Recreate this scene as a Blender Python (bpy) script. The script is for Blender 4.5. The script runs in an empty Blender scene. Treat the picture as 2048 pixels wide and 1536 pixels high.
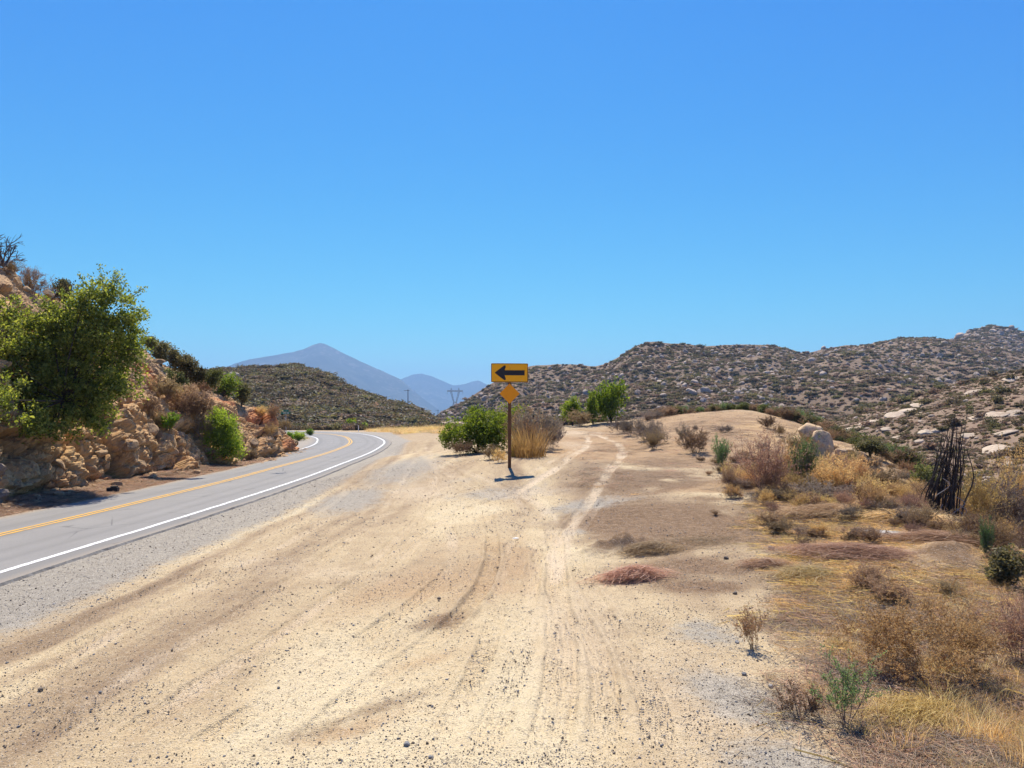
import bpy, math, random
import numpy as np
from mathutils import Vector
from mathutils.bvhtree import BVHTree

R = math.radians
SC = bpy.context.scene
COL = SC.collection
CAMZ, FOC, HOR, CX = 2.4, 1365.0, 830.0, 1024.0      # eye height, focal length in px of the 2048 px photo, horizon row

# ------------------------------------------------------------------ camera
cam = bpy.data.cameras.new('camera')
cam.sensor_width = 36.0
cam.lens = 36.0 * FOC / 2048.0
cam.shift_y = (HOR - 768.0) / 2048.0
cam.clip_start, cam.clip_end = 0.1, 60000.0
camo = bpy.data.objects.new('camera', cam)
camo.location = (0, 0, CAMZ)
camo.rotation_euler = (R(90), 0, 0)
COL.objects.link(camo)
SC.camera = camo

# ------------------------------------------------------------------ sky, sun, exposure
SKY_T, SKY_G, SKY_S = (.243, .434, 6.4), (2.6, 1.45, .42), .109
HAZE_C, HAZE_D = (.34, .61, 1.0), .00013
SUN_EL, SUN_AZ = R(62), R(-5)          # azimuth from +Y, negative = towards -X
w = bpy.data.worlds.new('World'); SC.world = w; w.use_nodes = True
wn, wl = w.node_tree.nodes, w.node_tree.links
sky = wn.new('ShaderNodeTexSky'); sky.sky_type = 'NISHITA'; sky.sun_disc = False
sky.sun_elevation = SUN_EL; sky.sun_rotation = SUN_AZ
sky.air_density = 1.0; sky.dust_density = 0.25; sky.ozone_density = 3.0; sky.altitude = 300
sepc = wn.new('ShaderNodeSeparateColor'); comb = wn.new('ShaderNodeCombineColor'); wl.new(sky.outputs[0], sepc.inputs[0])     # one even colour grade for the whole sky
for k_ in range(3):
    mu = wn.new('ShaderNodeMath'); mu.operation = 'MULTIPLY'; mu.inputs[1].default_value = SKY_T[k_]
    pw = wn.new('ShaderNodeMath'); pw.operation = 'POWER'; pw.inputs[1].default_value = SKY_G[k_]
    wl.new(sepc.outputs[k_], mu.inputs[0]); wl.new(mu.outputs[0], pw.inputs[0]); wl.new(pw.outputs[0], comb.inputs[k_])
wl.new(comb.outputs[0], wn['Background'].inputs[0])
wn['Background'].inputs[1].default_value = SKY_S
sl = bpy.data.lights.new('sun', 'SUN'); sl.energy = 4.8; sl.angle = R(0.53); sl.color = (1.0, 0.92, 0.78)
so = bpy.data.objects.new('sun', sl); COL.objects.link(so)
sd = Vector((math.sin(SUN_AZ) * math.cos(SUN_EL), math.cos(SUN_AZ) * math.cos(SUN_EL), math.sin(SUN_EL)))
so.rotation_euler = (-sd).to_track_quat('-Z', 'Y').to_euler()
so.location = sd * 100
vs = SC.view_settings
vs.view_transform = 'Standard'; vs.look = 'None'; vs.gamma = 1.0; vs.exposure = 0.8
SC.render.film_transparent = False
SC.cycles.use_denoising = True
SC.cycles.max_bounces = 5; SC.cycles.diffuse_bounces = 2; SC.cycles.glossy_bounces = 2; SC.cycles.adaptive_threshold = .015; SC.cycles.transparent_max_bounces = 8
SC.cycles.volume_bounces = 0; SC.cycles.transmission_bounces = 3

# ================================================================== numpy helpers
def hsh(ix, iy, iz, seed):
    h = (ix.astype(np.int64) * 374761393 + iy.astype(np.int64) * 668265263 + iz.astype(np.int64) * 2147483647 + seed * 974634779) & 0xFFFFFFFF
    h = ((h ^ (h >> 13)) * 1274126177) & 0xFFFFFFFF
    h = (h ^ (h >> 16)) & 0xFFFF
    return h / 65535.0

def vnoise(x, y, z=None, seed=0):
    x = np.asarray(x, float); y = np.asarray(y, float)
    ix, iy = np.floor(x), np.floor(y); fx, fy = x - ix, y - iy
    fx = fx * fx * (3 - 2 * fx); fy = fy * fy * (3 - 2 * fy)
    if z is None:
        zz = np.zeros_like(ix)
        a = hsh(ix, iy, zz, seed); b = hsh(ix + 1, iy, zz, seed); c = hsh(ix, iy + 1, zz, seed); d = hsh(ix + 1, iy + 1, zz, seed)
        return (a + (b - a) * fx) * (1 - fy) + (c + (d - c) * fx) * fy
    iz = np.floor(z); fz = z - iz; fz = fz * fz * (3 - 2 * fz)
    out = 0
    for k, wz in ((0, 1 - fz), (1, fz)):
        a = hsh(ix, iy, iz + k, seed); b = hsh(ix + 1, iy, iz + k, seed); c = hsh(ix, iy + 1, iz + k, seed); d = hsh(ix + 1, iy + 1, iz + k, seed)
        out = out + wz * ((a + (b - a) * fx) * (1 - fy) + (c + (d - c) * fx) * fy)
    return out

def fbm(x, y, z=None, octv=4, seed=0, gain=.5):
    s = 0; a = 1; tot = 0
    for o in range(octv):
        k = 2.03 ** o
        s = s + a * (vnoise(x * k + 17.3 * o, y * k - 9.1 * o, None if z is None else z * k + 3.7 * o, seed + o) - .5)
        tot += a; a *= gain
    return s / tot * 2      # about -1..1

def sstep(a, b, x):
    t = np.clip((x - a) / (b - a), 0, 1)
    return t * t * (3 - 2 * t)

def mesh_np(name, V, faces, mats=(), midx=None, smooth=False, attrs=None):
    """faces: array (n,3|4) or list of such arrays"""
    if isinstance(faces, np.ndarray): faces = [faces]
    faces = [np.asarray(f, dtype=np.int32) for f in faces if len(f)]
    me = bpy.data.meshes.new(name)
    V = np.asarray(V, dtype=np.float32)
    me.vertices.add(len(V)); me.vertices.foreach_set('co', V.ravel())
    li = np.concatenate([f.ravel() for f in faces]); me.loops.add(len(li)); me.loops.foreach_set('vertex_index', li)
    tot = np.concatenate([np.full(len(f), f.shape[1], dtype=np.int32) for f in faces])
    st = np.concatenate([[0], np.cumsum(tot)[:-1]]).astype(np.int32)
    me.polygons.add(len(tot)); me.polygons.foreach_set('loop_start', st)
    for m in mats: me.materials.append(m)
    if midx is not None: me.polygons.foreach_set('material_index', np.asarray(midx, dtype=np.int32))
    if attrs:
        for k, a in attrs.items():
            at = me.color_attributes.new(k, 'FLOAT_COLOR', 'POINT')
            at.data.foreach_set('color', np.asarray(a, dtype=np.float32).ravel())
    me.update(calc_edges=True)
    me.polygons.foreach_set('use_smooth', np.full(len(tot), bool(smooth)))
    return me

class MB:
    """collects pieces (vertices, faces, material slot) for one mesh"""
    def __init__(s): s.v = []; s.f3 = []; s.f4 = []; s.m3 = []; s.m4 = []; s.n = 0
    def add(s, V, F, m=0):
        V = np.asarray(V, float); F = np.asarray(F, int)
        if len(F) == 0: return
        s.v.append(V)
        if F.shape[1] == 3: s.f3.append(F + s.n); s.m3.append(np.full(len(F), m))
        else: s.f4.append(F + s.n); s.m4.append(np.full(len(F), m))
        s.n += len(V)
    def mesh(s, name, mats, smooth=False):
        fs = []; ms = []
        if s.f3: fs.append(np.concatenate(s.f3)); ms.append(np.concatenate(s.m3))
        if s.f4: fs.append(np.concatenate(s.f4)); ms.append(np.concatenate(s.m4))
        return mesh_np(name, np.concatenate(s.v), fs, mats, np.concatenate(ms), smooth)
    def box(s, c, d, m=0, rz=0):
        c = np.array(c, float); d = np.array(d, float) / 2
        q = np.array([[-1, -1, -1], [1, -1, -1], [1, 1, -1], [-1, 1, -1], [-1, -1, 1], [1, -1, 1], [1, 1, 1], [-1, 1, 1]], float) * d
        if rz: q = q @ np.array([[math.cos(rz), math.sin(rz), 0], [-math.sin(rz), math.cos(rz), 0], [0, 0, 1]])
        s.add(q + c, [[0, 3, 2, 1], [4, 5, 6, 7], [0, 1, 5, 4], [1, 2, 6, 5], [2, 3, 7, 6], [3, 0, 4, 7]], m)
    def prism(s, poly, y0, y1, m=0):
        """polygon in xz extruded from y0 (front) to y1; a fan around its centre"""
        p = np.asarray(poly, float); n = len(p); c = p.mean(0)
        V = np.concatenate([np.c_[p[:, 0], np.full(n, y0), p[:, 1]], np.c_[p[:, 0], np.full(n, y1), p[:, 1]], [[c[0], y0, c[1]], [c[0], y1, c[1]]]])
        i = np.arange(n); j = (i + 1) % n
        s.add(V, np.concatenate([np.c_[i, j, np.full(n, 2 * n)], np.c_[j + n, i + n, np.full(n, 2 * n + 1)], np.c_[i, i + n, j + n], np.c_[i, j + n, j]]), m)
    def tube(s, P, r, k=4, m=0):
        P = np.asarray(P, float); n = len(P); r = np.broadcast_to(np.asarray(r, float), (n,))
        T = np.gradient(P, axis=0); T /= np.linalg.norm(T, axis=1)[:, None] + 1e-9
        a = np.where(np.abs(T[:, 2:3]) < .9, [[0, 0, 1.]], [[1., 0, 0]])
        U = np.cross(T, a); U /= np.linalg.norm(U, axis=1)[:, None] + 1e-9
        W = np.cross(T, U)
        ang = np.arange(k) * 2 * math.pi / k
        V = P[:, None] + r[:, None, None] * (U[:, None] * np.cos(ang)[None, :, None] + W[:, None] * np.sin(ang)[None, :, None])
        i = np.arange(n - 1)[:, None] * k; j = np.arange(k)[None]; j2 = (j + 1) % k
        F = np.stack([i + j, i + j2, i + k + j2, i + k + j], -1).reshape(-1, 4)
        s.add(V.reshape(-1, 3), F, m)
    def tubes(s, P, r, k=3, m=0):
        """many tubes with the same number of points: P (n, q, 3), r (n, q)"""
        P = np.asarray(P, float); r = np.asarray(r, float); n, q = P.shape[:2]
        if n == 0: return
        T = np.gradient(P, axis=1); T /= np.linalg.norm(T, axis=2)[..., None] + 1e-9
        a = np.where(np.abs(T[..., 2:3]) < .9, np.array([0, 0, 1.]), np.array([1., 0, 0]))
        U = np.cross(T, a); U /= np.linalg.norm(U, axis=2)[..., None] + 1e-9
        W = np.cross(T, U); ang = np.arange(k) * 2 * math.pi / k
        V = P[:, :, None] + r[:, :, None, None] * (U[:, :, None] * np.cos(ang)[:, None] + W[:, :, None] * np.sin(ang)[:, None])
        b = (np.arange(n) * q * k)[:, None, None]; i = (np.arange(q - 1) * k)[None, :, None]; j = np.arange(k)[None, None]; j2 = (j + 1) % k
        F = np.stack([b + i + j, b + i + j2, b + i + k + j2, b + i + k + j], -1).reshape(-1, 4)
        s.add(V.reshape(-1, 3), F, m)
    def leaves(s, C, L, Wd, rng, up=.3, out=None, m=0):
        n = len(C); L = np.broadcast_to(L, (n,))[:, None]; Wd = np.broadcast_to(Wd, (n,))[:, None]
        u = rng.normal(size=(n, 3)); u[:, 2] += up
        if out is not None: u += out
        u /= np.linalg.norm(u, axis=1)[:, None]
        v = np.cross(u, rng.normal(size=(n, 3))); v /= np.linalg.norm(v, axis=1)[:, None] + 1e-9
        nn = np.cross(u, v)
        V = np.stack([C - u * L / 2, C + v * Wd / 2 + nn * Wd * .18, C + u * L / 2, C - v * Wd / 2 + nn * Wd * .18], 1).reshape(-1, 3)
        s.add(V, np.arange(4 * n).reshape(-1, 4), m)
    def blades(s, B, H, dirs, lean, wd, rng, m=0, seg=3):
        """curved ribbons from points B; dirs unit xy; lean 0..1+"""
        n = len(B); t = np.linspace(0, 1, seg + 1)
        H = np.broadcast_to(H, (n,)); lean = np.broadcast_to(lean, (n,)); wd = np.broadcast_to(wd, (n,))
        ang = lean[:, None] * t[None] * 1.1
        ds = H[:, None] / seg
        hx = np.cumsum(np.c_[np.zeros(n), (np.sin(ang) * ds)[:, 1:]], 1); hz = np.cumsum(np.c_[np.zeros(n), (np.cos(ang) * ds)[:, 1:]], 1)
        P = B[:, None, :] + dirs[:, None, :] * hx[:, :, None] + np.array([0, 0, 1.]) * hz[:, :, None]
        a = rng.uniform(0, 6.28, n); sd_ = np.stack([np.cos(a), np.sin(a), np.zeros(n)], -1)
        ww = (wd[:, None] * (1 - t[None] * .85))[:, :, None] * sd_[:, None, :] / 2
        V = np.stack([P - ww, P + ww], 2).reshape(n, -1, 3)
        k = 2 * (seg + 1)
        base = (np.arange(n) * k)[:, None]; q = np.arange(seg)[None] * 2
        F = np.stack([base + q, base + q + 1, base + q + 3, base + q + 2], -1).reshape(-1, 4)
        s.add(V.reshape(-1, 3), F, m)

# ================================================================== objects
def link(o, parent=None):
    COL.objects.link(o)
    if parent: o.parent = parent
    return o
def tag(o, label=None, cat=None, group=None, kind=None):
    if label: o['label'] = label
    if cat: o['category'] = cat
    if group: o['group'] = group
    if kind: o['kind'] = kind
    return o
def obj(name, me, parent=None, loc=(0, 0, 0), rz=0, sc=1):
    o = bpy.data.objects.new(name, me); o.location = loc; o.rotation_euler = (0, 0, rz)
    o.scale = (sc, sc, sc) if np.isscalar(sc) else sc
    return link(o, parent)
def empty(name, loc=(0, 0, 0), rz=0, sc=1):
    o = bpy.data.objects.new(name, None); o.location = loc; o.rotation_euler = (0, 0, rz)
    o.empty_display_size = .2; o.scale = (sc, sc, sc) if np.isscalar(sc) else sc
    return link(o)
def struct(name, me, label=None):
    o = obj(name, me); o['kind'] = 'structure'
    if label: o['label'] = label
    return o
def P(px, py, Y): return np.array([(px - CX) / FOC * Y, Y, CAMZ - (py - HOR) / FOC * Y])

# ================================================================== materials
class NT:
    def __init__(s, name):
        s.m = bpy.data.materials.new(name); s.m.use_nodes = True; s.t = s.m.node_tree; s.n = s.t.nodes
        s.out = s.n['Material Output']; s.p = s.n['Principled BSDF']
        s.p.inputs['Specular IOR Level'].default_value = .25
    def set(s, sock, v):
        if isinstance(v, bpy.types.NodeSocket): s.t.links.new(v, sock)
        elif isinstance(v, (tuple, list)): sock.default_value = (*v, 1) if len(v) == 3 and sock.type == 'RGBA' else v
        else: sock.default_value = v
    def pos(s, sc=None):
        g = s.n.new('ShaderNodeNewGeometry').outputs['Position']
        return g
    def opos(s): return s.n.new('ShaderNodeTexCoord').outputs['Object']
    def noise(s, vec, scale, detail=4, rough=.55, dist=0, out='Fac'):
        x = s.n.new('ShaderNodeTexNoise'); s.set(x.inputs['Vector'], vec); x.inputs['Scale'].default_value = scale
        x.inputs['Detail'].default_value = detail; x.inputs['Roughness'].default_value = rough; x.inputs['Distortion'].default_value = dist
        return x.outputs[out]
    def voro(s, vec, scale, feature='F1', out='Distance', rnd=1):
        x = s.n.new('ShaderNodeTexVoronoi'); x.feature = feature; s.set(x.inputs['Vector'], vec); x.inputs['Scale'].default_value = scale
        x.inputs['Randomness'].default_value = rnd
        return x.outputs[out]
    def math(s, op, a, b=0.0, clamp=False):
        x = s.n.new('ShaderNodeMath'); x.operation = op; x.use_clamp = clamp; s.set(x.inputs[0], a); s.set(x.inputs[1], b); return x.outputs[0]
    def mr(s, v, a, b, c=0.0, d=1.0):
        x = s.n.new('ShaderNodeMapRange'); x.interpolation_type = 'SMOOTHSTEP'; s.set(x.inputs[0], v)
        for k, q in zip((1, 2, 3, 4), (a, b, c, d)): x.inputs[k].default_value = q
        return x.outputs[0]
    def mix(s, f, a, b, mode='MIX'):
        x = s.n.new('ShaderNodeMix'); x.data_type = 'RGBA'; x.blend_type = mode
        s.set(x.inputs[0], f); s.set(x.inputs[6], a); s.set(x.inputs[7], b); return x.outputs[2]
    def ramp(s, f, stops):
        x = s.n.new('ShaderNodeValToRGB'); s.set(x.inputs[0], f); e = x.color_ramp.elements
        while len(e) < len(stops): e.new(.5)
        for q, (p_, c) in zip(e, stops): q.position = p_; q.color = (*c, 1)
        return x.outputs[0]
    def attr(s, name):
        x = s.n.new('ShaderNodeAttribute'); x.attribute_name = name
        y = s.n.new('ShaderNodeSeparateColor'); s.t.links.new(x.outputs['Color'], y.inputs[0])
        return y.outputs[0], y.outputs[1], y.outputs[2], x.outputs['Alpha']
    def bump(s, h, strength=.4, dist=.02):
        x = s.n.new('ShaderNodeBump'); s.set(x.inputs['Height'], h); x.inputs['Strength'].default_value = strength; x.inputs['Distance'].default_value = dist
        s.t.links.new(x.outputs[0], s.p.inputs['Normal'])
    def orand(s): return s.n.new('ShaderNodeObjectInfo').outputs['Random']
    def irand(s): return s.n.new('ShaderNodeNewGeometry').outputs['Random Per Island']
    def done(s, col, rough=.85):
        s.set(s.p.inputs['Base Color'], col); s.set(s.p.inputs['Roughness'], rough); return s.m

def mat_leaf(name, stops, trans=.35, tcol=None, spec=.25, ovar=.35):
    """leaf: colour varies from leaf to leaf and from plant to plant; part of the light passes through"""
    t = NT(name)
    c = t.ramp(t.irand(), stops)
    hs = t.n.new('ShaderNodeHueSaturation'); t.set(hs.inputs['Color'], c)
    t.set(hs.inputs['Value'], t.mr(t.orand(), 0, 1, 1 - ovar, 1 + ovar * .7))
    t.set(hs.inputs['Hue'], t.mr(t.math('FRACT', t.math('MULTIPLY', t.orand(), 7.31)), 0, 1, .485, .515))
    t.set(t.p.inputs['Base Color'], hs.outputs[0]); t.p.inputs['Roughness'].default_value = .55; t.p.inputs['Specular IOR Level'].default_value = spec
    tr = t.n.new('ShaderNodeBsdfTranslucent')
    if tcol: t.set(tr.inputs['Color'], t.mix(1.0, hs.outputs[0], tcol, 'MULTIPLY'))
    else: t.set(tr.inputs['Color'], hs.outputs[0])
    mx = t.n.new('ShaderNodeMixShader'); mx.inputs[0].default_value = trans
    t.t.links.new(t.p.outputs[0], mx.inputs[1]); t.t.links.new(tr.outputs[0], mx.inputs[2]); t.t.links.new(mx.outputs[0], t.out.inputs['Surface'])
    return t.m
def mat_plain(name, a, b, scale=8, rough=.85, bump=0, bscale=None):
    t = NT(name); p = t.opos(); n = t.noise(p, scale, 5)
    if bump: t.bump(t.noise(p, bscale or scale * 3, 4), bump, .02)
    return t.done(t.ramp(n, [(.3, a), (.7, b)]), rough)

M = {}
M['oak'] = mat_leaf('oak_leaf', [(0, (.065, .09, .022)), (.5, (.15, .185, .042)), (1, (.30, .315, .095))], .5, (1.8, 1.7, .75))
M['bush'] = mat_leaf('bush_leaf', [(0, (.09, .155, .02)), (.6, (.165, .26, .035)), (1, (.28, .36, .065))], .5, (1.8, 1.7, .8))
M['treeolive'] = mat_leaf('olive_leaf', [(0, (.075, .11, .018)), (.6, (.13, .17, .025)), (1, (.20, .23, .045))], .5, (1.8, 1.7, .7))
M['neon'] = mat_leaf('young_leaf', [(0, (.17, .30, .02)), (1, (.32, .45, .04))], .45, (1.3, 1.3, .8))
M['scrubgreen'] = mat_leaf('scrub_leaf', [(0, (.085, .10, .035)), (.6, (.14, .15, .055)), (1, (.21, .21, .085))], .45, (1.5, 1.5, 1))
M['scrubdark'] = mat_leaf('dark_scrub_leaf', [(0, (.08, .078, .038)), (.6, (.125, .115, .055)), (1, (.18, .16, .08))], .45, (1.5, 1.4, 1))
M['fardark'] = mat_leaf('far_dark_leaf', [(0, (.09, .07, .041)), (.6, (.13, .099, .058)), (1, (.18, .136, .084))], .4, (1.4, 1.3, 1), ovar=.3)
M['fargreen'] = mat_leaf('far_green_leaf', [(0, (.11, .10, .045)), (.6, (.155, .138, .06)), (1, (.21, .185, .085))], .4, (1.4, 1.3, 1), ovar=.3)
M['farbrown'] = mat_leaf('far_brown_leaf', [(0, (.20, .143, .092)), (.6, (.28, .20, .13)), (1, (.36, .265, .175))], .4, (1.3, 1.2, 1.1), ovar=.3)
M['fargrey'] = mat_leaf('far_grey_leaf', [(0, (.24, .17, .115)), (.6, (.32, .23, .158)), (1, (.40, .295, .205))], .4, (1.2, 1.2, 1.1), ovar=.3)
M['scrubbrown'] = mat_leaf('brown_scrub_leaf', [(0, (.21, .145, .083)), (.6, (.30, .215, .122)), (1, (.41, .30, .172))], .4, (1.4, 1.3, 1.1))
M['scrubgrey'] = mat_leaf('grey_scrub_leaf', [(0, (.18, .135, .10)), (.6, (.26, .20, .145)), (1, (.35, .275, .20))], .35, (1.3, 1.25, 1.2))
M['rust'] = mat_leaf('rust_leaf', [(0, (.17, .11, .06)), (.6, (.27, .175, .09)), (1, (.38, .26, .14))], .4, (1.4, 1.3, 1))
M['gold'] = mat_leaf('gold_straw', [(0, (.52, .34, .11)), (.6, (.68, .48, .18)), (1, (.82, .63, .30))], .55, (1.25, 1.2, 1.1))
M['brownstraw'] = mat_leaf('brown_straw', [(0, (.26, .165, .06)), (.6, (.38, .255, .095)), (1, (.52, .37, .15))], .45, (1.3, 1.25, 1))
M['straw'] = mat_leaf('pale_straw', [(0, (.54, .39, .16)), (.6, (.72, .55, .27)), (1, (.85, .70, .42))], .55, (1.15, 1.15, 1.1))
M['redstraw'] = mat_leaf('red_straw', [(0, (.30, .17, .10)), (.6, (.43, .27, .16)), (1, (.60, .43, .28))], .35, (1.3, 1.2, 1.1))
M['greenstem'] = mat_leaf('green_stem', [(0, (.11, .18, .06)), (.6, (.17, .26, .10)), (1, (.25, .35, .15))], .45, (1.4, 1.4, 1))
M['goldbud'] = mat_leaf('gold_bud', [(0, (.46, .30, .115)), (.6, (.62, .43, .18)), (1, (.76, .57, .27))], .55, (1.25, 1.2, 1.05))
M['twig'] = mat_plain('twig_bark', (.13, .10, .07), (.24, .18, .13), 20)
M['twiggrey'] = mat_plain('grey_twig', (.22, .19, .16), (.34, .30, .26), 20)
M['twigred'] = mat_plain('red_twig', (.17, .105, .075), (.28, .185, .13), 20)
M['goldtwig'] = mat_plain('gold_twig', (.38, .26, .12), (.54, .39, .19), 20)
M['burnt'] = mat_plain('burnt_stem', (.028, .022, .018), (.085, .066, .05), 9, .8)
M['bark'] = mat_plain('tree_bark', (.035, .028, .022), (.08, .065, .05), 12)
M['deadwood'] = mat_plain('dead_branch', (.07, .06, .06), (.13, .11, .11), 12)
M['post'] = mat_plain('brown_post', (.11, .05, .022), (.17, .082, .036), 6, .8, .2)
M['metal'] = mat_plain('galvanised_metal', (.30, .31, .32), (.40, .41, .42), 30, .5)
M['rustmetal'] = mat_plain('dark_post', (.03, .026, .024), (.06, .05, .045), 20, .8)
M['tower'] = mat_plain('tower_steel', (.10, .11, .13), (.15, .16, .18), 5, .6)
M['polewood'] = mat_plain('pole_wood', (.06, .05, .04), (.10, .08, .065), 5)
M['green_sign'] = mat_plain('green_sign', (.01, .12, .07), (.015, .15, .09), 4, .5)
M['white'] = mat_plain('white_paint', (.70, .70, .68), (.80, .80, .78), 4, .6)
M['concrete'] = mat_plain('pale_concrete', (.24, .215, .185), (.44, .41, .36), 7, .9, .4, 40)
M['darkstone'] = mat_plain('dark_stone', (.06, .055, .05), (.15, .135, .12), 6, .9, .3)
M['tyre'] = mat_plain('black_rubber', (.015, .015, .016), (.03, .03, .03), 10, .8)
def mat_sign(name, c):
    t = NT(name); p = t.opos()
    col = t.mix(t.mr(t.noise(p, 9, 5), .45, .75, 0, .3), c, (c[0] * .75, c[1] * .72, c[2]))
    return t.done(col, .45)
M['sign'] = mat_sign('amber_sign', (1.0, .45, .008))
M['diamond'] = mat_sign('amber_marker', (.92, .33, .006))
M['signblack'] = mat_plain('sign_black', (.012, .012, .016), (.03, .03, .034), 30, .5)

def mat_ground():
    t = NT('dirt'); p = t.pos()
    gray, dark, orange, pale = t.attr('maskA'); grassy, rut, tone, _ = t.attr('maskB')
    n0 = t.noise(p, .35, 5); n1 = t.noise(p, 1.7, 6, .6); n2 = t.noise(p, 9, 6, .65); n3 = t.noise(p, 60, 4, .7)
    tn = t.math('ADD', tone, t.math('MULTIPLY', t.math('SUBTRACT', t.math('ADD', t.math('MULTIPLY', n1, .45), t.math('MULTIPLY', n2, .55)), .5), 1.1))
    c = t.ramp(tn, [(.12, (.265, .182, .104)), (.45, (.41, .302, .174)), (.75, (.53, .41, .238)), (1.0, (.59, .48, .295))])
    def brk(m, a=.35, b=.65, k=.7):
        return t.mr(t.math('ADD', m, t.math('MULTIPLY', t.math('SUBTRACT', t.math('ADD', t.math('MULTIPLY', n1, .5), t.math('MULTIPLY', n2, .5)), .5), k)), a, b)
    c = t.mix(t.math('MULTIPLY', brk(orange), .85), c, t.ramp(n2, [(.3, (.31, .185, .09)), (.7, (.46, .305, .155))]))
    c = t.mix(t.math('MULTIPLY', brk(grassy), .8), c, t.ramp(n2, [(.3, (.40, .24, .105)), (.7, (.60, .41, .20))]))
    c = t.mix(t.math('MULTIPLY', brk(dark, .08, .6, 1.0), .95), c, t.ramp(n2, [(.3, (.11, .062, .030)), (.55, (.20, .12, .060)), (.75, (.31, .195, .105))]))
    c = t.mix(t.math('MULTIPLY', brk(gray, .3, .7, 1.1), .9), c, t.ramp(n2, [(.3, (.22, .198, .16)), (.7, (.40, .365, .30))]))
    c = t.mix(t.math('MULTIPLY', brk(pale, .12, .72, .7), .85), c, (.60, .475, .32))
    # loose grains: single grains darker or lighter than the sand between them
    vr = t.voro(p, 110, 'F1', 'Color'); sepr = t.n.new('ShaderNodeSeparateColor'); t.set(sepr.inputs[0], vr)
    g1 = t.mr(sepr.outputs[0], .70, .90); g2 = t.mr(sepr.outputs[1], .86, .97)
    vr2 = t.voro(p, 38, 'F1', 'Color'); sep2 = t.n.new('ShaderNodeSeparateColor'); t.set(sep2.inputs[0], vr2)
    clus = t.mr(n2, .4, .65, .25, 1)
    c = t.mix(t.math('MULTIPLY', t.math('MULTIPLY', g1, .75), clus), c, (.10, .078, .055))
    c = t.mix(t.math('MULTIPLY', g2, .4), c, (.62, .55, .45))
    c = t.mix(t.math('MULTIPLY', t.math('MULTIPLY', t.mr(sep2.outputs[0], .88, .96), .6), clus), c, (.13, .105, .08))
    h = t.math('ADD', t.math('MULTIPLY', n3, .6), t.math('MULTIPLY', t.voro(p, 70), -.35))
    h = t.math('ADD', h, t.math('MULTIPLY', n2, 1.2))
    t.bump(h, 1.0, .02)
    return t.done(c, .95)
M['dirt'] = mat_ground()

def mat_asphalt():
    t = NT('asphalt'); p = t.pos()
    n = t.noise(p, .6, 5); f = t.noise(p, 90, 3, .8)
    u, v, _, _ = t.attr('road')           # u: across the road in metres / 12
    c = t.ramp(f, [(.3, (.15, .142, .13)), (.55, (.232, .221, .203)), (.75, (.335, .32, .295))])
    c = t.mix(t.mr(n, .4, .7, 0, .35), c, (.275, .26, .235))
    wear = t.mr(t.noise(u, 9, 2), .4, .65, 0, .6)      # tyre lanes run along the road
    c = t.mix(wear, c, (.158, .15, .138))
    cr = t.voro(p, .55, 'DISTANCE_TO_EDGE'); wob = t.noise(p, 2.5, 4)
    cr = t.math('ADD', cr, t.math('MULTIPLY', t.math('SUBTRACT', wob, .5), .05))
    crack = t.math('MULTIPLY', t.mr(t.math('ABSOLUTE', cr), .0, .014, 1, 0), t.mr(t.noise(p, .22, 2), .48, .56))
    c = t.mix(t.math('MULTIPLY', crack, .6), c, (.05, .05, .05))
    c = t.mix(v, c, (.34, .27, .19))                    # dirt blown onto the edge
    t.bump(f, .35, .006)
    return t.done(c, .8)
M['asphalt'] = mat_asphalt()
def mat_paint(name, c):
    t = NT(name); p = t.pos()
    wv = t.math('ADD', t.math('MULTIPLY', t.noise(p, 7, 5), .6), t.math('MULTIPLY', t.noise(p, 80, 3), .4))
    return t.done(t.mix(t.mr(wv, .50, .64, 0, .8), c, (.24, .23, .22)), .6)
M['yellow'] = mat_paint('yellow_paint', (.66, .36, .045)); M['whiteline'] = mat_paint('white_line_paint', (.74, .73, .70))
M['edge'] = mat_plain('broken_asphalt_edge', (.10, .095, .088), (.20, .19, .175), 14)

def mat_rock(name, a, b, stain, sc=1.0, orange=None, mask=False, ov=.0):
    t = NT(name); p = t.pos() if mask else t.opos()
    n = t.noise(p, 1.1 * sc, 6, .6, .4); f = t.noise(p, 7 * sc, 6, .65); g = t.noise(p, 45 * sc, 3, .7)
    c = t.mix(t.mr(n, .35, .65), a, b)
    c = t.mix(t.mr(f, .35, .7, 0, .5), c, tuple(min(1, x * 1.35) for x in b))
    c = t.mix(t.mr(t.noise(p, 2.3 * sc, 5, .65, .6), .52, .70, 0, .85), c, stain)
    if mask:
        o, d, g_, _ = t.attr('rockmask')
        jit = t.math('MULTIPLY', t.math('SUBTRACT', f, .5), .7)
        c = t.mix(t.mr(t.math('ADD', o, jit), .35, .6, 0, .9), c, t.ramp(f, [(.3, orange), (.7, tuple(min(1, x * 1.6) for x in orange))]))
        c = t.mix(t.mr(t.math('ADD', d, jit), .4, .6, 0, .8), c, t.ramp(g, [(.3, (.10, .092, .085)), (.7, (.25, .23, .21))]))
        c = t.mix(t.mr(t.math('ADD', g_, jit), .4, .6, 0, .85), c, t.ramp(f, [(.3, (.31, .19, .10)), (.7, (.48, .32, .17))]))
    if ov: c = t.mix(t.mr(t.orand(), 0, 1, 0, ov), c, stain)
    t.bump(t.math('ADD', t.math('MULTIPLY', f, 1.0), t.math('MULTIPLY', g, .3)), .7, .05 / sc)
    return t.done(c, .9)
M['cliff'] = mat_rock('cliff_rock', (.38, .215, .095), (.50, .315, .145), (.13, .082, .05), 1.0, (.40, .17, .07), True)
M['granite'] = mat_rock('granite', (.49, .325, .17), (.61, .445, .265), (.27, .175, .10), 1.6, ov=.25)
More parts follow.
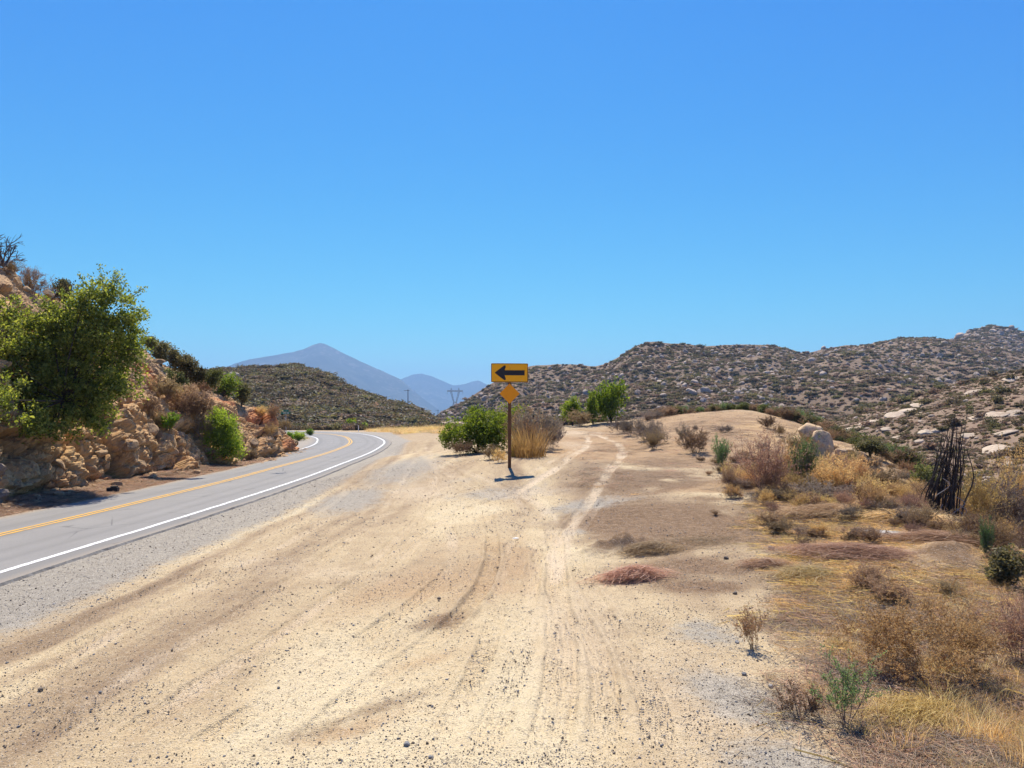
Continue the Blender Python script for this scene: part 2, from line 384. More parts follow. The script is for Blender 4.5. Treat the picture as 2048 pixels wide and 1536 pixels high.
M['cliffstone'] = mat_rock('cliff_stone', (.38, .23, .115), (.50, .335, .18), (.13, .088, .058), 1.6, ov=.4)
M['hillgranite'] = mat_rock('hill_granite', (.36, .275, .20), (.50, .40, .295), (.22, .165, .125), .5, ov=.55)
M['pebble'] = mat_rock('pebble', (.24, .185, .13), (.38, .30, .215), (.10, .08, .06), 3.0, ov=.8)
M['gravel'] = mat_rock('grey_gravel', (.25, .24, .225), (.42, .40, .37), (.14, .135, .125), 3.0, ov=.5)

def mat_hill(name, cols, sc, dots=None):
    t = NT(name); p = t.pos()
    n = t.noise(p, .035 * sc, 6, .6); f = t.noise(p, .35 * sc, 6, .65)
    f2 = t.noise(p, 1.7 * sc, 5, .75)
    c = t.ramp(t.math('ADD', t.math('ADD', t.math('MULTIPLY', n, .4), t.math('MULTIPLY', f, .25)), t.math('MULTIPLY', f2, .35)), [(.33, cols[0]), (.5, cols[1]), (.66, cols[2])])
    if dots:
        v = t.voro(p, .5 * sc, 'F1', 'Color'); s_ = t.n.new('ShaderNodeSeparateColor'); t.set(s_.inputs[0], v)
        c = t.mix(t.math('MULTIPLY', t.mr(s_.outputs[0], .72, .9), t.mr(n, .42, .6)), c, dots)
    t.bump(f, .6, .6 / sc)
    return t.done(c, .95)
M['hilldark'] = mat_hill('scrub_hill', ((.06, .046, .031), (.10, .075, .05), (.20, .145, .09)), 1.0)
M['hillrock'] = mat_hill('rocky_hill', ((.12, .082, .052), (.19, .131, .084), (.285, .20, .126)), 1.0)
M['hillside'] = mat_hill('near_hillside', ((.13, .088, .058), (.21, .142, .092), (.32, .222, .14)), 4.0)
M['slab'] = mat_rock('slab_granite', (.40, .31, .215), (.53, .43, .31), (.27, .19, .125), .8, ov=.3)
M['mountain'] = mat_hill('mountain', ((.045, .048, .04), (.06, .062, .05), (.085, .082, .065)), .06, (.15, .14, .125))

# ================================================================== road line (white edge line, towards the bend)
def catmull(pts, step):
    p = np.asarray(pts, float); p = np.concatenate([[2 * p[0] - p[1]], p, [2 * p[-1] - p[-2]]]); out = []
    for i in range(1, len(p) - 2):
        n = max(2, int(np.linalg.norm(p[i + 1] - p[i]) / step)); t = np.linspace(0, 1, n, endpoint=False)[:, None]
        a, b, c, d = p[i - 1], p[i], p[i + 1], p[i + 2]
        out.append(.5 * (2 * b + (c - a) * t + (2 * a - 5 * b + 4 * c - d) * t ** 2 + (3 * b - a - 3 * c + d) * t ** 3))
    return np.concatenate(out + [p[-2:-1]])
WL = catmull([(-7.3, -40), (-7.6, -15), (-7.75, 0), (-7.8, 10.4), (-7.75, 17), (-7.9, 25.2), (-8.35, 33), (-9.0, 42.9), (-10.07, 52.5), (-11.3, 60.5), (-13.4, 69.5),
              (-17.2, 82), (-22.5, 93), (-31, 101), (-42, 106), (-58, 109), (-80, 110)], .6)
for _ in range(6): WL[1:-1] = WL[1:-1] * .5 + (WL[:-2] + WL[2:]) * .25
WT = np.gradient(WL, axis=0); WT /= np.linalg.norm(WT, axis=1)[:, None]
WN = np.c_[-WT[:, 1], WT[:, 0]]
RSTEP = 1
def road_d(x, y):
    """distance to the left of the white line (negative: right of it) and index along it"""
    x = np.asarray(x, float).ravel(); y = np.asarray(y, float).ravel()
    d = np.full(len(x), -99.); idx = np.zeros(len(x), int)
    near = np.where((x > -70) & (x < 1.5) & (y > -42) & (y < 122))[0]
    lx, ly = WL[::RSTEP, 0].astype(np.float32), WL[::RSTEP, 1].astype(np.float32); l2 = lx * lx + ly * ly
    for c in range(0, len(near), 20000):
        k = near[c:c + 20000]
        xx, yy = x[k].astype(np.float32), y[k].astype(np.float32)
        j = np.argmin(l2[None] - 2 * (xx[:, None] * lx[None] + yy[:, None] * ly[None]), 1) * RSTEP
        d[k] = (x[k] - WL[j, 0]) * WN[j, 0] + (y[k] - WL[j, 1]) * WN[j, 1]; idx[k] = j
    return d, idx
def road_z(d): return -.04 * np.clip(d, -1.2, 12)
WY = WL[:, 1]; iW = np.arange(len(WL))
bend = sstep(40, 47, WY)
DL = 5.35 + 1.6 * bend + 3.4 * sstep(48, 56, WY) * (1 - sstep(70, 80, WY)) + .18 * fbm(iW * .15, iW * 0 + 3.3, seed=5)
DR = -.56 + .07 * fbm(iW * .35, iW * 0 + 1.3, seed=8, octv=4)

# ================================================================== ground heights
ctrl = []
def cw(x, y, z): ctrl.append((x, y, z))
def cp(px, py, Y): ctrl.append(tuple(P(px, py, Y)))
for x in (-30, -20, -12, -8.5, -6, -3, 0, 3): cw(x, -6, 0)
for y in (2, 7): [cw(x, y, 0) for x in (-20, -12, -8.2, -5, -2, 0, 2.5)]
for q in ((-8.3, 13, 0), (-5, 12, 0), (-2, 12, .03), (-8.4, 20, 0), (-5.5, 20, .12), (-8.6, 28, 0), (-9.2, 38, 0), (-10.2, 48, 0), (-11.5, 57, 0), (-14, 67, 0), (-18, 79, 0),
          (-23.5, 91, 0), (-33, 100, .0), (-45, 105, .0), (-12, 20, -.1), (-12, 30, -.1), (-14, 45, -.15), (-20, 60, -.2), (-28, 80, -.2), (-20, 20, 0), (-25, 35, 0), (-40, 60, 0), (-60, 100, 0), (-60, 20, 0), (-60, -20, 0)): cw(*q)
for q in ((1019, 938, 22.5), (940, 908, 27), (880, 905, 30), (1100, 905, 27), (1060, 880, 33), (1160, 863, 42), (1130, 858, 46), (1230, 866, 44), (1300, 846, 45), (1400, 826, 50), (1500, 823, 50),
          (1600, 850, 41), (1660, 885, 33), (1400, 870, 32), (1500, 890, 27), (1350, 930, 23), (1250, 900, 30), (1180, 880, 36), (1280, 1000, 16.8), (1450, 1050, 13.8), (1600, 1000, 15.6),
          (1750, 1000, 15), (1650, 950, 20), (1750, 1070, 12.3), (1150, 960, 20), (1050, 1000, 18.4), (1200, 1150, 10), (1620, 905, 26), (1890, 1050, 12.7), (1980, 1105, 10.9), (1850, 960, 27), (1752, 905, 30),
          (800, 905, 41), (860, 880, 45), (1800, 1200, 8.7), (1950, 1300, 6.95), (820, 862, 95), (900, 860, 80)): cp(*q)
for q in ((4.6, 5, .02), (6.2, 7.5, .0), (9.5, 10.5, -1.1), (12, 8, -2.2), (10.4, 14.5, -.5), (13.5, 17, -1.0), (18, 20, -2.4), (22, 30, -3), (30, 45, -4), (25, 12, -3.6), (35, 25, -4.6), (30, 60, -4), (7.5, 4, -.4), (12, 0, -2), (8, -6, -.5),
          (0, 62, .6), (14, 68, .0), (24, 62, -1.6), (-4, 75, .0), (10, 90, -1), (-15, 110, -.2), (40, 80, -4), (0, 140, -1.0), (60, 60, -4), (60, 140, -4), (-60, 150, -.5), (60, 0, -4), (40, -20, -3)): cw(*q)
ctrl = np.array(ctrl)
def tps_k(r2): return np.where(r2 > 1e-9, r2 * np.log(r2 + 1e-12), 0)
_n = len(ctrl); _d2 = ((ctrl[:, None, :2] - ctrl[None, :, :2]) ** 2).sum(-1)
_A = np.zeros((_n + 3, _n + 3)); _A[:_n, :_n] = tps_k(_d2) + np.eye(_n) * .6
_A[:_n, _n] = 1; _A[:_n, _n + 1:] = ctrl[:, :2]; _A[_n, :_n] = 1; _A[_n + 1:, :_n] = ctrl[:, :2].T
_w = np.linalg.solve(_A, np.r_[ctrl[:, 2], 0, 0, 0])
def tps(x, y):
    x = np.asarray(x, float).ravel(); y = np.asarray(y, float).ravel(); out = np.empty(len(x))
    for c in range(0, len(x), 20000):
        a, b = x[c:c + 20000], y[c:c + 20000]
        out[c:c + 20000] = tps_k((a[:, None] - ctrl[None, :, 0]) ** 2 + (b[:, None] - ctrl[None, :, 1]) ** 2) @ _w[:_n] + _w[_n] + _w[_n + 1] * a + _w[_n + 2] * b
    return out
def ground_z(x, y, fine=True):
    sh = np.shape(x); x = np.asarray(x, float).ravel(); y = np.asarray(y, float).ravel()
    r = np.hypot(x, y); far = sstep(110, 190, r)
    z = np.zeros(len(x)); k = r < 190
    if k.any(): z[k] = np.clip(tps(x[k], y[k]), -6, 4)
    z = z * (1 - far) - 1.6 * far
    d, j = road_d(x, y)
    off = np.maximum(d - DL[j], DR[j] - d)                 # > 0 outside the pavement
    n = fbm(x * .5, y * .5, octv=3, seed=2) * .05 + fbm(x * 2.6, y * 2.6, octv=3, seed=4) * .018
    n = n + fbm(x * .13, y * .13, octv=2, seed=6) * .12 * sstep(8, 25, r)
    z = z + n * sstep(.0, 1.5, off)
    wr = 1 - sstep(.05, 1.6, off); wr = np.where(d < -90, 0, wr)
    z = z * (1 - wr) + (road_z(d) - .06 + .045 * sstep(0, .12, off)) * wr
    return z.reshape(sh) if sh else float(z[0])
def hit(px, py, tmax=170):
    """where the sight line through a photo point meets the ground"""
    lo, hi = 1.5, tmax
    for n in (70, 24, 12):
        Y = np.geomspace(lo, hi, n); X = (px - CX) / FOC * Y; Z = CAMZ - (py - HOR) / FOC * Y
        b = np.where(Z < ground_z(X, Y))[0]
        i = b[0] if len(b) else len(Y) - 1
        lo, hi = Y[max(i - 1, 0)], Y[i]
    return np.array([X[i], Y[i], ground_z(X[i], Y[i])])

# ================================================================== tyre tracks (photo points on the dirt -> ground)
def gpath(pts, step=.12):
    return catmull([hit(*q)[:2] for q in pts], step)
TR = []   # path, half width, depth, tread, paleness
def tr(pts, hw=.12, dep=.015, tread=1, pale=.35): TR.append((gpath(pts), hw, dep, tread, pale))
tr([(560, 1530), (700, 1400), (830, 1305), (925, 1225), (975, 1150), (985, 1080), (975, 1020)], .13, .028, 1, .1)
tr([(830, 1534), (900, 1440), (960, 1330), (992, 1230), (1000, 1150), (1040, 1070), (1130, 990), (1190, 945)], .11, .014, 1, .45)
tr([(1085, 1534), (1120, 1380), (1122, 1260), (1112, 1170), (1112, 1110), (1106, 1055), (1086, 1015), (1045, 990), (980, 965)], .17, .016, 2, .62)
tr([(1112, 1180), (1118, 1110), (1140, 1055), (1180, 1000), (1212, 950), (1243, 912), (1238, 890), (1200, 872), (1150, 864)], .17, .02, 2, 1.0)
tr([(1000, 1000), (1060, 968), (1110, 938), (1150, 908), (1175, 886), (1170, 872), (1140, 863)], .17, .02, 2, 1.0)
tr([(880, 930), (930, 958), (975, 985), (1010, 1010)], .14, .012, 0, .6)
tr([(60, 1500), (300, 1330), (520, 1200), (690, 1085), (790, 985), (830, 920), (835, 890)], .12, .014, 2, .5)
tr([(160, 1534), (420, 1360), (600, 1240), (750, 1120), (850, 1010), (870, 930), (850, 885)], .12, .012, 2, .55)
tr([(0, 1400), (220, 1270), (430, 1160), (600, 1070), (730, 980), (800, 915), (815, 885)], .13, .012, 0, .5)
tr([(330, 1534), (560, 1390), (740, 1270), (850, 1190), (905, 1110), (890, 1020), (850, 940)], .12, .016, 2, .5)
tr([(0, 1330), (180, 1240), (400, 1140), (580, 1050), (700, 975), (790, 900)], .15, .012, 0, .45)
tr([(1330, 1534), (1300, 1400), (1240, 1280), (1180, 1180), (1150, 1100), (1190, 1020), (1270, 960)], .13, .01, 0, .4)
tr([(1200, 1534), (1215, 1400), (1190, 1290), (1130, 1190)], .13, .012, 2, .6)
tr([(790, 1140), (840, 1080), (900, 1030), (980, 1000), (1080, 975), (1180, 930)], .13, .012, 2, .5)
tr([(640, 1200), (760, 1130), (850, 1060), (960, 1005)], .12, .012, 2, .4)
tr([(1250, 1534), (1170, 1340), (1130, 1230), (1090, 1140), (1040, 1060), (960, 1000), (880, 950), (830, 905)], .13, .01, 0, .45)
tr([(700, 1050), (860, 1000), (1000, 960), (1100, 925), (1160, 890)], .14, .012, 2, .6)
tr([(820, 900), (900, 950), (1010, 985), (1130, 985), (1230, 950)], .14, .012, 2, .6)
tr([(1120, 1100), (1070, 1040), (1020, 985), (940, 945), (860, 915)], .14, .012, 2, .55)
tr([(950, 1534), (1010, 1400), (1050, 1280), (1060, 1180), (1090, 1090), (1150, 1030), (1240, 985)], .13, .012, 2, .45)
tr([(100, 1450), (90, 1380), (140, 1300), (250, 1235)], .11, .012, 1, .2)

def apply_tracks(x, y, z, pale, rut):
    for i, (pt, hw, dep, tread, pl) in enumerate(TR):
        t_ = np.gradient(pt, axis=0); t_ /= np.linalg.norm(t_, axis=1)[:, None]; n_ = np.c_[-t_[:, 1], t_[:, 0]]
        s_ = np.r_[0, np.cumsum(np.linalg.norm(np.diff(pt, axis=0), axis=1))]
        lo, hi = pt.min(0) - .6, pt.max(0) + .6
        k = np.where((x > lo[0]) & (x < hi[0]) & (y > lo[1]) & (y < hi[1]))[0]
        for c in range(0, len(k), 20000):
            q = k[c:c + 20000]
            xx, yy = x[q].astype(np.float32), y[q].astype(np.float32); px_, py_ = pt[:, 0].astype(np.float32), pt[:, 1].astype(np.float32)
            j = np.argmin((px_ * px_ + py_ * py_)[None] - 2 * (xx[:, None] * px_[None] + yy[:, None] * py_[None]), 1)
            dx, dy = x[q] - pt[j, 0], y[q] - pt[j, 1]; m = dx * dx + dy * dy < .5
            q, j, dx, dy = q[m], j[m], dx[m], dy[m]
            lat = dx * n_[j, 0] + dy * n_[j, 1]; s = s_[j] + dx * t_[j, 0] + dy * t_[j, 1]
            ends = sstep(0, .8, s) * (1 - sstep(s_[-1] - 1.2, s_[-1], s)) * (.35 + .65 * sstep(.3, .6, vnoise(s * .5, s * 0 + i, seed=9)))
            ends2 = sstep(0, 1.2, s) * (1 - sstep(s_[-1] - 2.0, s_[-1], s)) * (.55 + .45 * vnoise(s * .6, s * 0 + i + 5, seed=13))
            a = np.abs(lat + .02 * fbm(s * 2, s * 0 + i, octv=2, seed=3)) / hw
            f = 1 - sstep(.8, 1.05, a)
            rim = np.exp(-((a - 1.25) / .22) ** 2)
            dz = -dep * 1.7 * f + dep * 1.2 * rim * (.4 + vnoise(s * 6, s * 0 + i + 50 * (lat > 0), seed=12))
            if tread == 1:                     # lug pattern
                ph = np.abs(lat) * 9 + s * 16; lug = (np.sin(ph * 2.2) * np.sign(lat) > .1).astype(float)
                dz += f * (lug * .016 - .006)
            elif tread == 2:                   # ribs along the tyre
                dz += f * .009 * np.sin(lat / hw * 11) + f * .005 * (np.sin(s * 70) > 0)
            z[q] += dz * ends
            pale[q] = np.maximum(pale[q], .95 * pl * ends2 * (1 - sstep(.4, 1.9, a)) * (.45 + .55 * vnoise(s * 1.3, lat * 6 + i, seed=14)))
            rut[q] = np.maximum(rut[q], ends * f)

def gauss(x, y, px, py, rx, ry, ang=0, on=None):
    c = hit(px, py); a = R(ang); dx, dy = x - c[0], y - c[1]
    u = dx * math.cos(a) + dy * math.sin(a); v = -dx * math.sin(a) + dy * math.cos(a)
    return np.exp(-((u / rx) ** 2 + (v / ry) ** 2))

# ------------------------------------------------------------------ ground sheet
th = np.r_[np.linspace(-180, -46, 40, endpoint=False), np.linspace(-46, -40, 24, endpoint=False), np.linspace(-40, 40, 620, endpoint=False), np.linspace(40, 46, 24, endpoint=False), np.linspace(46, 180, 40, endpoint=False)]
rr = np.r_[np.linspace(.6, 3.2, 26, endpoint=False), np.geomspace(3.2, 60, 720, endpoint=False), np.geomspace(60, 220, 120, endpoint=False), np.geomspace(220, 13500, 40)]
A_, R_ = np.meshgrid(np.radians(th), rr)
gx, gy = (np.sin(A_) * R_).ravel(), (np.cos(A_) * R_).ravel()
gz = ground_z(gx, gy)
pale = np.zeros(len(gx)); rut = np.zeros(len(gx))
apply_tracks(gx, gy, gz, pale, rut)
# heaped soil where the verge was scraped, ripples left by the blade
def G(px, py, rx, ry, ang=0): return gauss(gx, gy, px, py, rx, ry, ang)
heap = G(1240, 1100, .75, .28, 35); gz += .26 * heap * (1 + .5 * fbm(gx * 6, gy * 6, seed=31))
heap2 = G(1900, 1110, 1.0, .5, 30); gz += .13 * heap2 * (1 + .8 * fbm(gx * 4, gy * 4, seed=37))
heap3 = G(1480, 965, 1.1, .35, 10); gz += .12 * heap3 * (1 + .6 * fbm(gx * 5, gy * 5, seed=33))
rip = np.clip(G(1330, 1020, 2.6, 2.2, 20) + G(1450, 1060, 2.2, 1.5, 10), 0, 1) * sstep(-.25, .35, fbm(gx * .7, gy * .7, seed=38))
gz += rip * .016 * np.sin((gy * 1.0 + gx * .3 + .5 * fbm(gx * 1.1, gy * 1.1, octv=4, seed=35)) * 17) * (.3 + .9 * vnoise(gx * 1.4, gy * 2.2, seed=36)) * (1 - sstep(.0, .5, rut))
md = np.clip(G(1420, 850, 11, 12) + G(1560, 880, 6, 8) + G(1250, 900, 5, 6), 0, 1); gz += md * (.05 * fbm(gx * 1.3, gy * 1.3, octv=4, seed=87) + .025 * fbm(gx * 4, gy * 4, octv=3, seed=88)) * (1 - sstep(0, .4, rut))
rd, rj = road_d(gx, gy)
gray = np.where(rd > -90, np.exp(-np.clip(-rd - 1.1, 0, 99) ** 2 / 1.8) * (rd < .3), 0)
gray = np.maximum(gray, .8 * G(700, 1000, 1.2, 3.0)); gray = np.maximum(gray, .75 * G(820, 930, 2.0, 7.0))
gray = np.maximum(gray, .6 * G(1000, 985, 2.4, 1.3)); gray = np.maximum(gray, .75 * G(1180, 1010, 1.6, 1.2, 30)); gray = np.maximum(gray, .7 * G(1160, 1060, .4, .9, -30))
gray = np.maximum(gray, .8 * G(1480, 1400, .5, 1.0, 20)); gray = np.maximum(gray, .7 * G(1560, 1530, .6, .7)); gray = np.maximum(gray, .6 * G(1420, 1270, .6, .8))
gray = np.maximum(gray, .45 * G(930, 960, 2.0, 1.0))
dark = np.maximum.reduce([.85 * heap, .75 * G(1330, 1030, 2.3, 1.6, 15), .7 * G(1470, 1075, 1.6, 1.0), .7 * G(1390, 1170, .9, .5, 10), .6 * G(1330, 970, 2.2, 1.4), .7 * G(1210, 900, 1.6, 2.2), .5 * G(1300, 905, 2.4, 2.6), .65 * G(1360, 920, 3, 3), .6 * G(1260, 950, 2.4, 2.2), .55 * G(1430, 880, 8, 9), .62 * G(1450, 850, 10, 8), .6 * G(1560, 870, 8, 10), .75 * G(1430, 1040, 2.4, 1.4, 5), .6 * G(1540, 1060, 1.6, 1.2), .8 * G(2000, 1180, 1.2, 1.2), .7 * G(1940, 1135, 1.2, .8), .35 * G(900, 1235, .22, .9, -40), .45 * G(680, 1440, .16, .9, -48),
                          .9 * np.where((rd > 5.2) & (gy > 5) & (gy < 60), sstep(5.3, 5.9, rd), 0)])
orange = np.maximum.reduce([.75 * G(1430, 975, 2.2, 1.0), .9 * G(1560, 960, 1.2, .6), .6 * G(1650, 1230, .8, 1.0), .5 * G(860, 1320, .35, 1.4, -48), .55 * G(700, 1460, .3, 1.2, -50), .45 * G(900, 1090, 1.0, .7), .75 * G(1300, 850, 8, 5), .8 * G(1420, 850, 9, 12), .8 * G(1480, 870, 6, 8), .8 * G(1560, 880, 6, 8), .8 * G(1700, 930, 6, 6), .55 * G(1560, 1020, 1.5, .8), .5 * G(1850, 1150, 1.2, .8), .6 * G(1770, 930, 4, 6)])
ex, ey = hit(1560, 1400)[:2]
grassy = sstep(-.2, .9, (gx - ex) * .93 + (gy - ey) * -.29 + .45 * fbm(gx * .9, gy * .9, seed=41)) * (gy < 40) * (gx < 40)
pale = np.maximum.reduce([pale, .45 * G(1150, 1270, .8, 3.2, -4), .4 * G(1400, 1400, 1.2, 2.2), .5 * G(1060, 985, 1.6, .8), .5 * G(840, 985, 1.5, 2.0), .35 * G(560, 1130, 3.4, .8, -30), .4 * G(1150, 890, 1.3, 4), .5 * G(1160, 866, 3, 3)])
sarc = rj * .6
Q = np.array([2.0, 44.0]); qa = np.arctan2(gx - Q[0], Q[1] - gy); qr = np.hypot(gx - Q[0], gy - Q[1])
wl_ = sstep(2.5, 6.0, np.where(rd > -90, -rd, 20))                 # 0 near the road: streaks follow it; 1: they fan out from the dirt track
wav = .25 * fbm(gx * .35, gy * .35, seed=80)
s1 = fbm(rd * 2.6 + wav * 3, sarc * .09, octv=4, seed=81, gain=.65) * (1 - wl_) + fbm(qa * 22 + wav * 3, qr * .09, octv=4, seed=82, gain=.65) * wl_
s2 = fbm(rd * 1.1 + 7, sarc * .12, octv=3, seed=83) * (1 - wl_) + fbm(qa * 10 + 3 + wav, qr * .12, octv=3, seed=84) * wl_
big = fbm(gx * .35, gy * .22, octv=4, seed=85)
pull = (1 - sstep(30, 60, gy)) * (gy > -8)
tone = .48 + .66 * s1 + .25 * big + .22 * G(1150, 1430, 2.2, 2.6) + .2 * G(900, 1000, 4, 3) - .08 * G(250, 1250, 3, 3) - .06 * G(600, 1180, 3, 2)
tone = np.clip(tone, 0, 1) * pull + .4 * (1 - pull)
gray = np.maximum(gray, pull * np.clip(.55 * s2 + .1, 0, .42) * sstep(.4, 1.2, np.where(rd > -90, -rd, 20)))
orange = np.maximum(orange, pull * np.clip(-s2 * .9 - .08, 0, .55))
dark = np.maximum.reduce([dark, .85 * G(1330, 1040, 2.4, 2.2, 10), .8 * G(1400, 1140, 1.5, .9), .75 * G(1290, 955, 2.4, 2.2), 1.0 * heap, .8 * heap3, .95 * heap2])
dark = np.clip(dark * (1 + .9 * fbm(gx * 1.1, gy * 1.1, octv=4, seed=90)), 0, 1); dark = dark * (1 - .45 * md); orange = np.maximum(orange, .95 * md); gray = gray * (1 - .9 * md) * (1 - .85 * sstep(.3, .7, dark)); pale = pale * (1 - .6 * sstep(.35, .75, dark) * (rut < .25))
pale = pale * (1 - .5 * gray * (rut < .2))
F = []
nc = len(th); i = np.arange(len(rr) - 1)[:, None] * nc; j = np.arange(nc)[None]; j2 = (j + 1) % nc
F = np.stack([i + j, i + nc + j, i + nc + j2, i + j2], -1).reshape(-1, 4)
V = np.c_[gx, gy, gz]
V = np.concatenate([V, [[0, 0, 0]]]); cF = np.stack([np.full(nc, len(V) - 1), np.arange(nc), (np.arange(nc) + 1) % nc], -1)
pad = lambda a: np.concatenate([a, [[0, 0, 0, 1]]])
struct('ground', mesh_np('ground', V, [F, cF], [M['dirt']], smooth=True, attrs={'maskA': pad(np.c_[gray, dark, orange, pale]), 'maskB': pad(np.c_[grassy, rut, tone, rut * 0 + 1])}),
       'bare tan dirt pullout with tyre tracks and gravel')

# ------------------------------------------------------------------ road and its painted lines
def ribbon(name, d0, d1, sel, lift, m, ncol=2, attr=False, wob=0):
    k = np.where(sel)[0]; n = len(k); t = np.linspace(0, 1, ncol)
    D = d0[k][:, None] * (1 - t) + d1[k][:, None] * t
    if wob: D = D + (wob * fbm(k * .5, k * 0 + 2.7, octv=3, seed=19))[:, None]
    X = WL[k, 0][:, None] + WN[k, 0][:, None] * D; Y = WL[k, 1][:, None] + WN[k, 1][:, None] * D; Z = road_z(D) + lift
    V = np.stack([X, Y, Z], -1).reshape(-1, 3)
    i = np.arange(n - 1)[:, None] * ncol; j = np.arange(ncol - 1)[None]
    F = np.stack([i + j, i + ncol + j, i + ncol + j + 1, i + j + 1], -1).reshape(-1, 4)
    at = None
    if attr:
        e = np.minimum(np.abs(D - d0[k][:, None]), np.abs(D - d1[k][:, None]))
        dl = (1 - sstep(.0, .5, d1[k][:, None] - D)) * .9 + sstep(6.3, 6.9, D) * .55
        at = {'road': np.stack([D / 12, np.clip(dl + .45 * (1 - sstep(0, .3, e)), 0, .9), D * 0, D * 0 + 1], -1).reshape(-1, 4)}
    return mesh_np(name, V, F[:, ::-1], [m], smooth=True, attrs=at)
def fine_line(n=4):
    global WL, WT, WN, DL, DR, WY
    t = np.linspace(0, len(WL) - 1, (len(WL) - 1) * n + 1); ii = np.arange(len(WL))
    WLf = np.c_[np.interp(t, ii, WL[:, 0]), np.interp(t, ii, WL[:, 1])]
    return WLf, np.interp(t, ii, DL), t
WL0, DL0, DR0 = WL.copy(), DL.copy(), DR.copy()
WL, DL, tf = fine_line(4)
DR = np.interp(tf, iW, DR0) + .035 * fbm(np.arange(len(WL)) * .22, np.zeros(len(WL)) + 9, octv=4, seed=21)
WT = np.gradient(WL, axis=0); WT /= np.linalg.norm(WT, axis=1)[:, None]; WN = np.c_[-WT[:, 1], WT[:, 0]]; WY = WL[:, 1]; RSTEP = 4
one = np.ones(len(WL)); allm = WY > -39
road = struct('road', ribbon('road', DR, DL, allm, .0, M['asphalt'], 24, True), 'grey two lane asphalt road bending out of sight')
k = np.where(allm)[0]                                          # broken edge of the pavement on the dirt side
X = WL[k] + WN[k] * DR[k][:, None]; X2 = WL[k] + WN[k] * (DR[k] - .02 - .05 * vnoise(k * .7, k * 0., seed=22))[:, None]
V = np.concatenate([np.c_[X, road_z(DR[k])], np.c_[X2, road_z(DR[k]) - .05]]); n = len(k); i = np.arange(n - 1)
obj('pavement_edge', mesh_np('pavement_edge', V, np.stack([i, i + n, i + n + 1, i + 1], -1), [M['edge']]), road)
obj('edge_line', ribbon('edge_line', -.07 * one, .07 * one, allm, .005, M['whiteline'], 2, wob=.025), road)
obj('edge_line', ribbon('edge_line', 6.12 * one, 6.26 * one, (WY > 43) & (WL[:, 0] > -60), .005, M['whiteline'], 2, wob=.02), road)
for o_ in (-.11, .11): obj('centre_line', ribbon('centre_line', (3.02 + o_ - .055) * one, (3.02 + o_ + .055) * one, allm, .005, M['yellow'], 2, wob=.012), road)

# ================================================================== hills
class Hill:
    def __init__(s, name, ridge, Yb, Yr, pyb, mat, amp, nscale, cols=220, rows=90, power=.85, label=None, seed=1, gull=0, back=.6):
        ridge = np.array(ridge, float); px = np.linspace(ridge[0, 0], ridge[-1, 0], cols)
        pr = np.interp(px, ridge[:, 0], ridge[:, 1])
        pr[1:-1] = pr[1:-1] * .5 + (pr[:-2] + pr[2:]) * .25
        f = lambda q: np.interp(px, *np.array(q, float).T) if not np.isscalar(q) else np.full(cols, float(q))
        Yb, Yr, pyb = f(Yb), f(Yr), f(pyb)
        t = np.r_[np.linspace(0, 1, rows), np.linspace(1, 1 + back, rows // 4)[1:]]
        zb = CAMZ - (pyb - HOR) / FOC * Yb; zr = CAMZ - (pr - HOR) / FOC * Yr
        T, PX = np.meshgrid(t, px, indexing='ij'); Y = Yb + (Yr - Yb) * T; X = (PX - CX) / FOC * Y
        tt = np.clip(T, 0, 1); Z = zb + (zr - zb) * tt ** power - (zr - zb + 5) * np.clip(T - 1, 0, 9) ** 1.3 * 1.2
        win = np.sin(np.clip(T, 0, 1) * math.pi) ** .7
        Z = Z + amp * win * fbm(X / nscale, Y / nscale, octv=5, seed=seed)
        if gull: Z = Z - gull * win * (1 - np.abs(fbm(X / nscale / 1.3 + 4, Y / nscale / 3, octv=3, seed=seed + 9))) ** 6
        Z += amp * .05 * fbm(X / nscale * 9, Y / nscale * 9, octv=3, seed=seed + 5) * (T > .02)
        s.G = np.stack([X, Y, Z], -1); s.rows = rows; s.cols = cols; s.px = px; s.t = t
        nr = len(t); i = np.arange(nr - 1)[:, None] * cols; j = np.arange(cols - 1)[None]
        F = np.stack([i + j, i + j + 1, i + cols + j + 1, i + cols + j], -1).reshape(-1, 4)
        s.o = struct(name, mesh_np(name, s.G.reshape(-1, 3), F, [mat], smooth=True), label)
    def at(s, px, t):
        px = np.asarray(px, float); t = np.asarray(t, float)
        u = np.clip((px - s.px[0]) / (s.px[-1] - s.px[0]) * (s.cols - 1), 0, s.cols - 1.001); v = np.clip(t * (s.rows - 1), 0, s.rows - 1.001)
        i, j = v.astype(int), u.astype(int); a, b = (v - i)[..., None], (u - j)[..., None]
        return (s.G[i, j] * (1 - b) + s.G[i, j + 1] * b) * (1 - a) + (s.G[i + 1, j] * (1 - b) + s.G[i + 1, j + 1] * b) * a
    def at_px(s, px, py):
        """t on the slope that shows at a photo row"""
        tt = np.linspace(0, 1, 200); g = s.at(np.full(200, px), tt); pp = HOR - (g[:, 2] - CAMZ) / g[:, 1] * FOC
        return s.at(px, tt[np.argmin(np.abs(pp - py))])

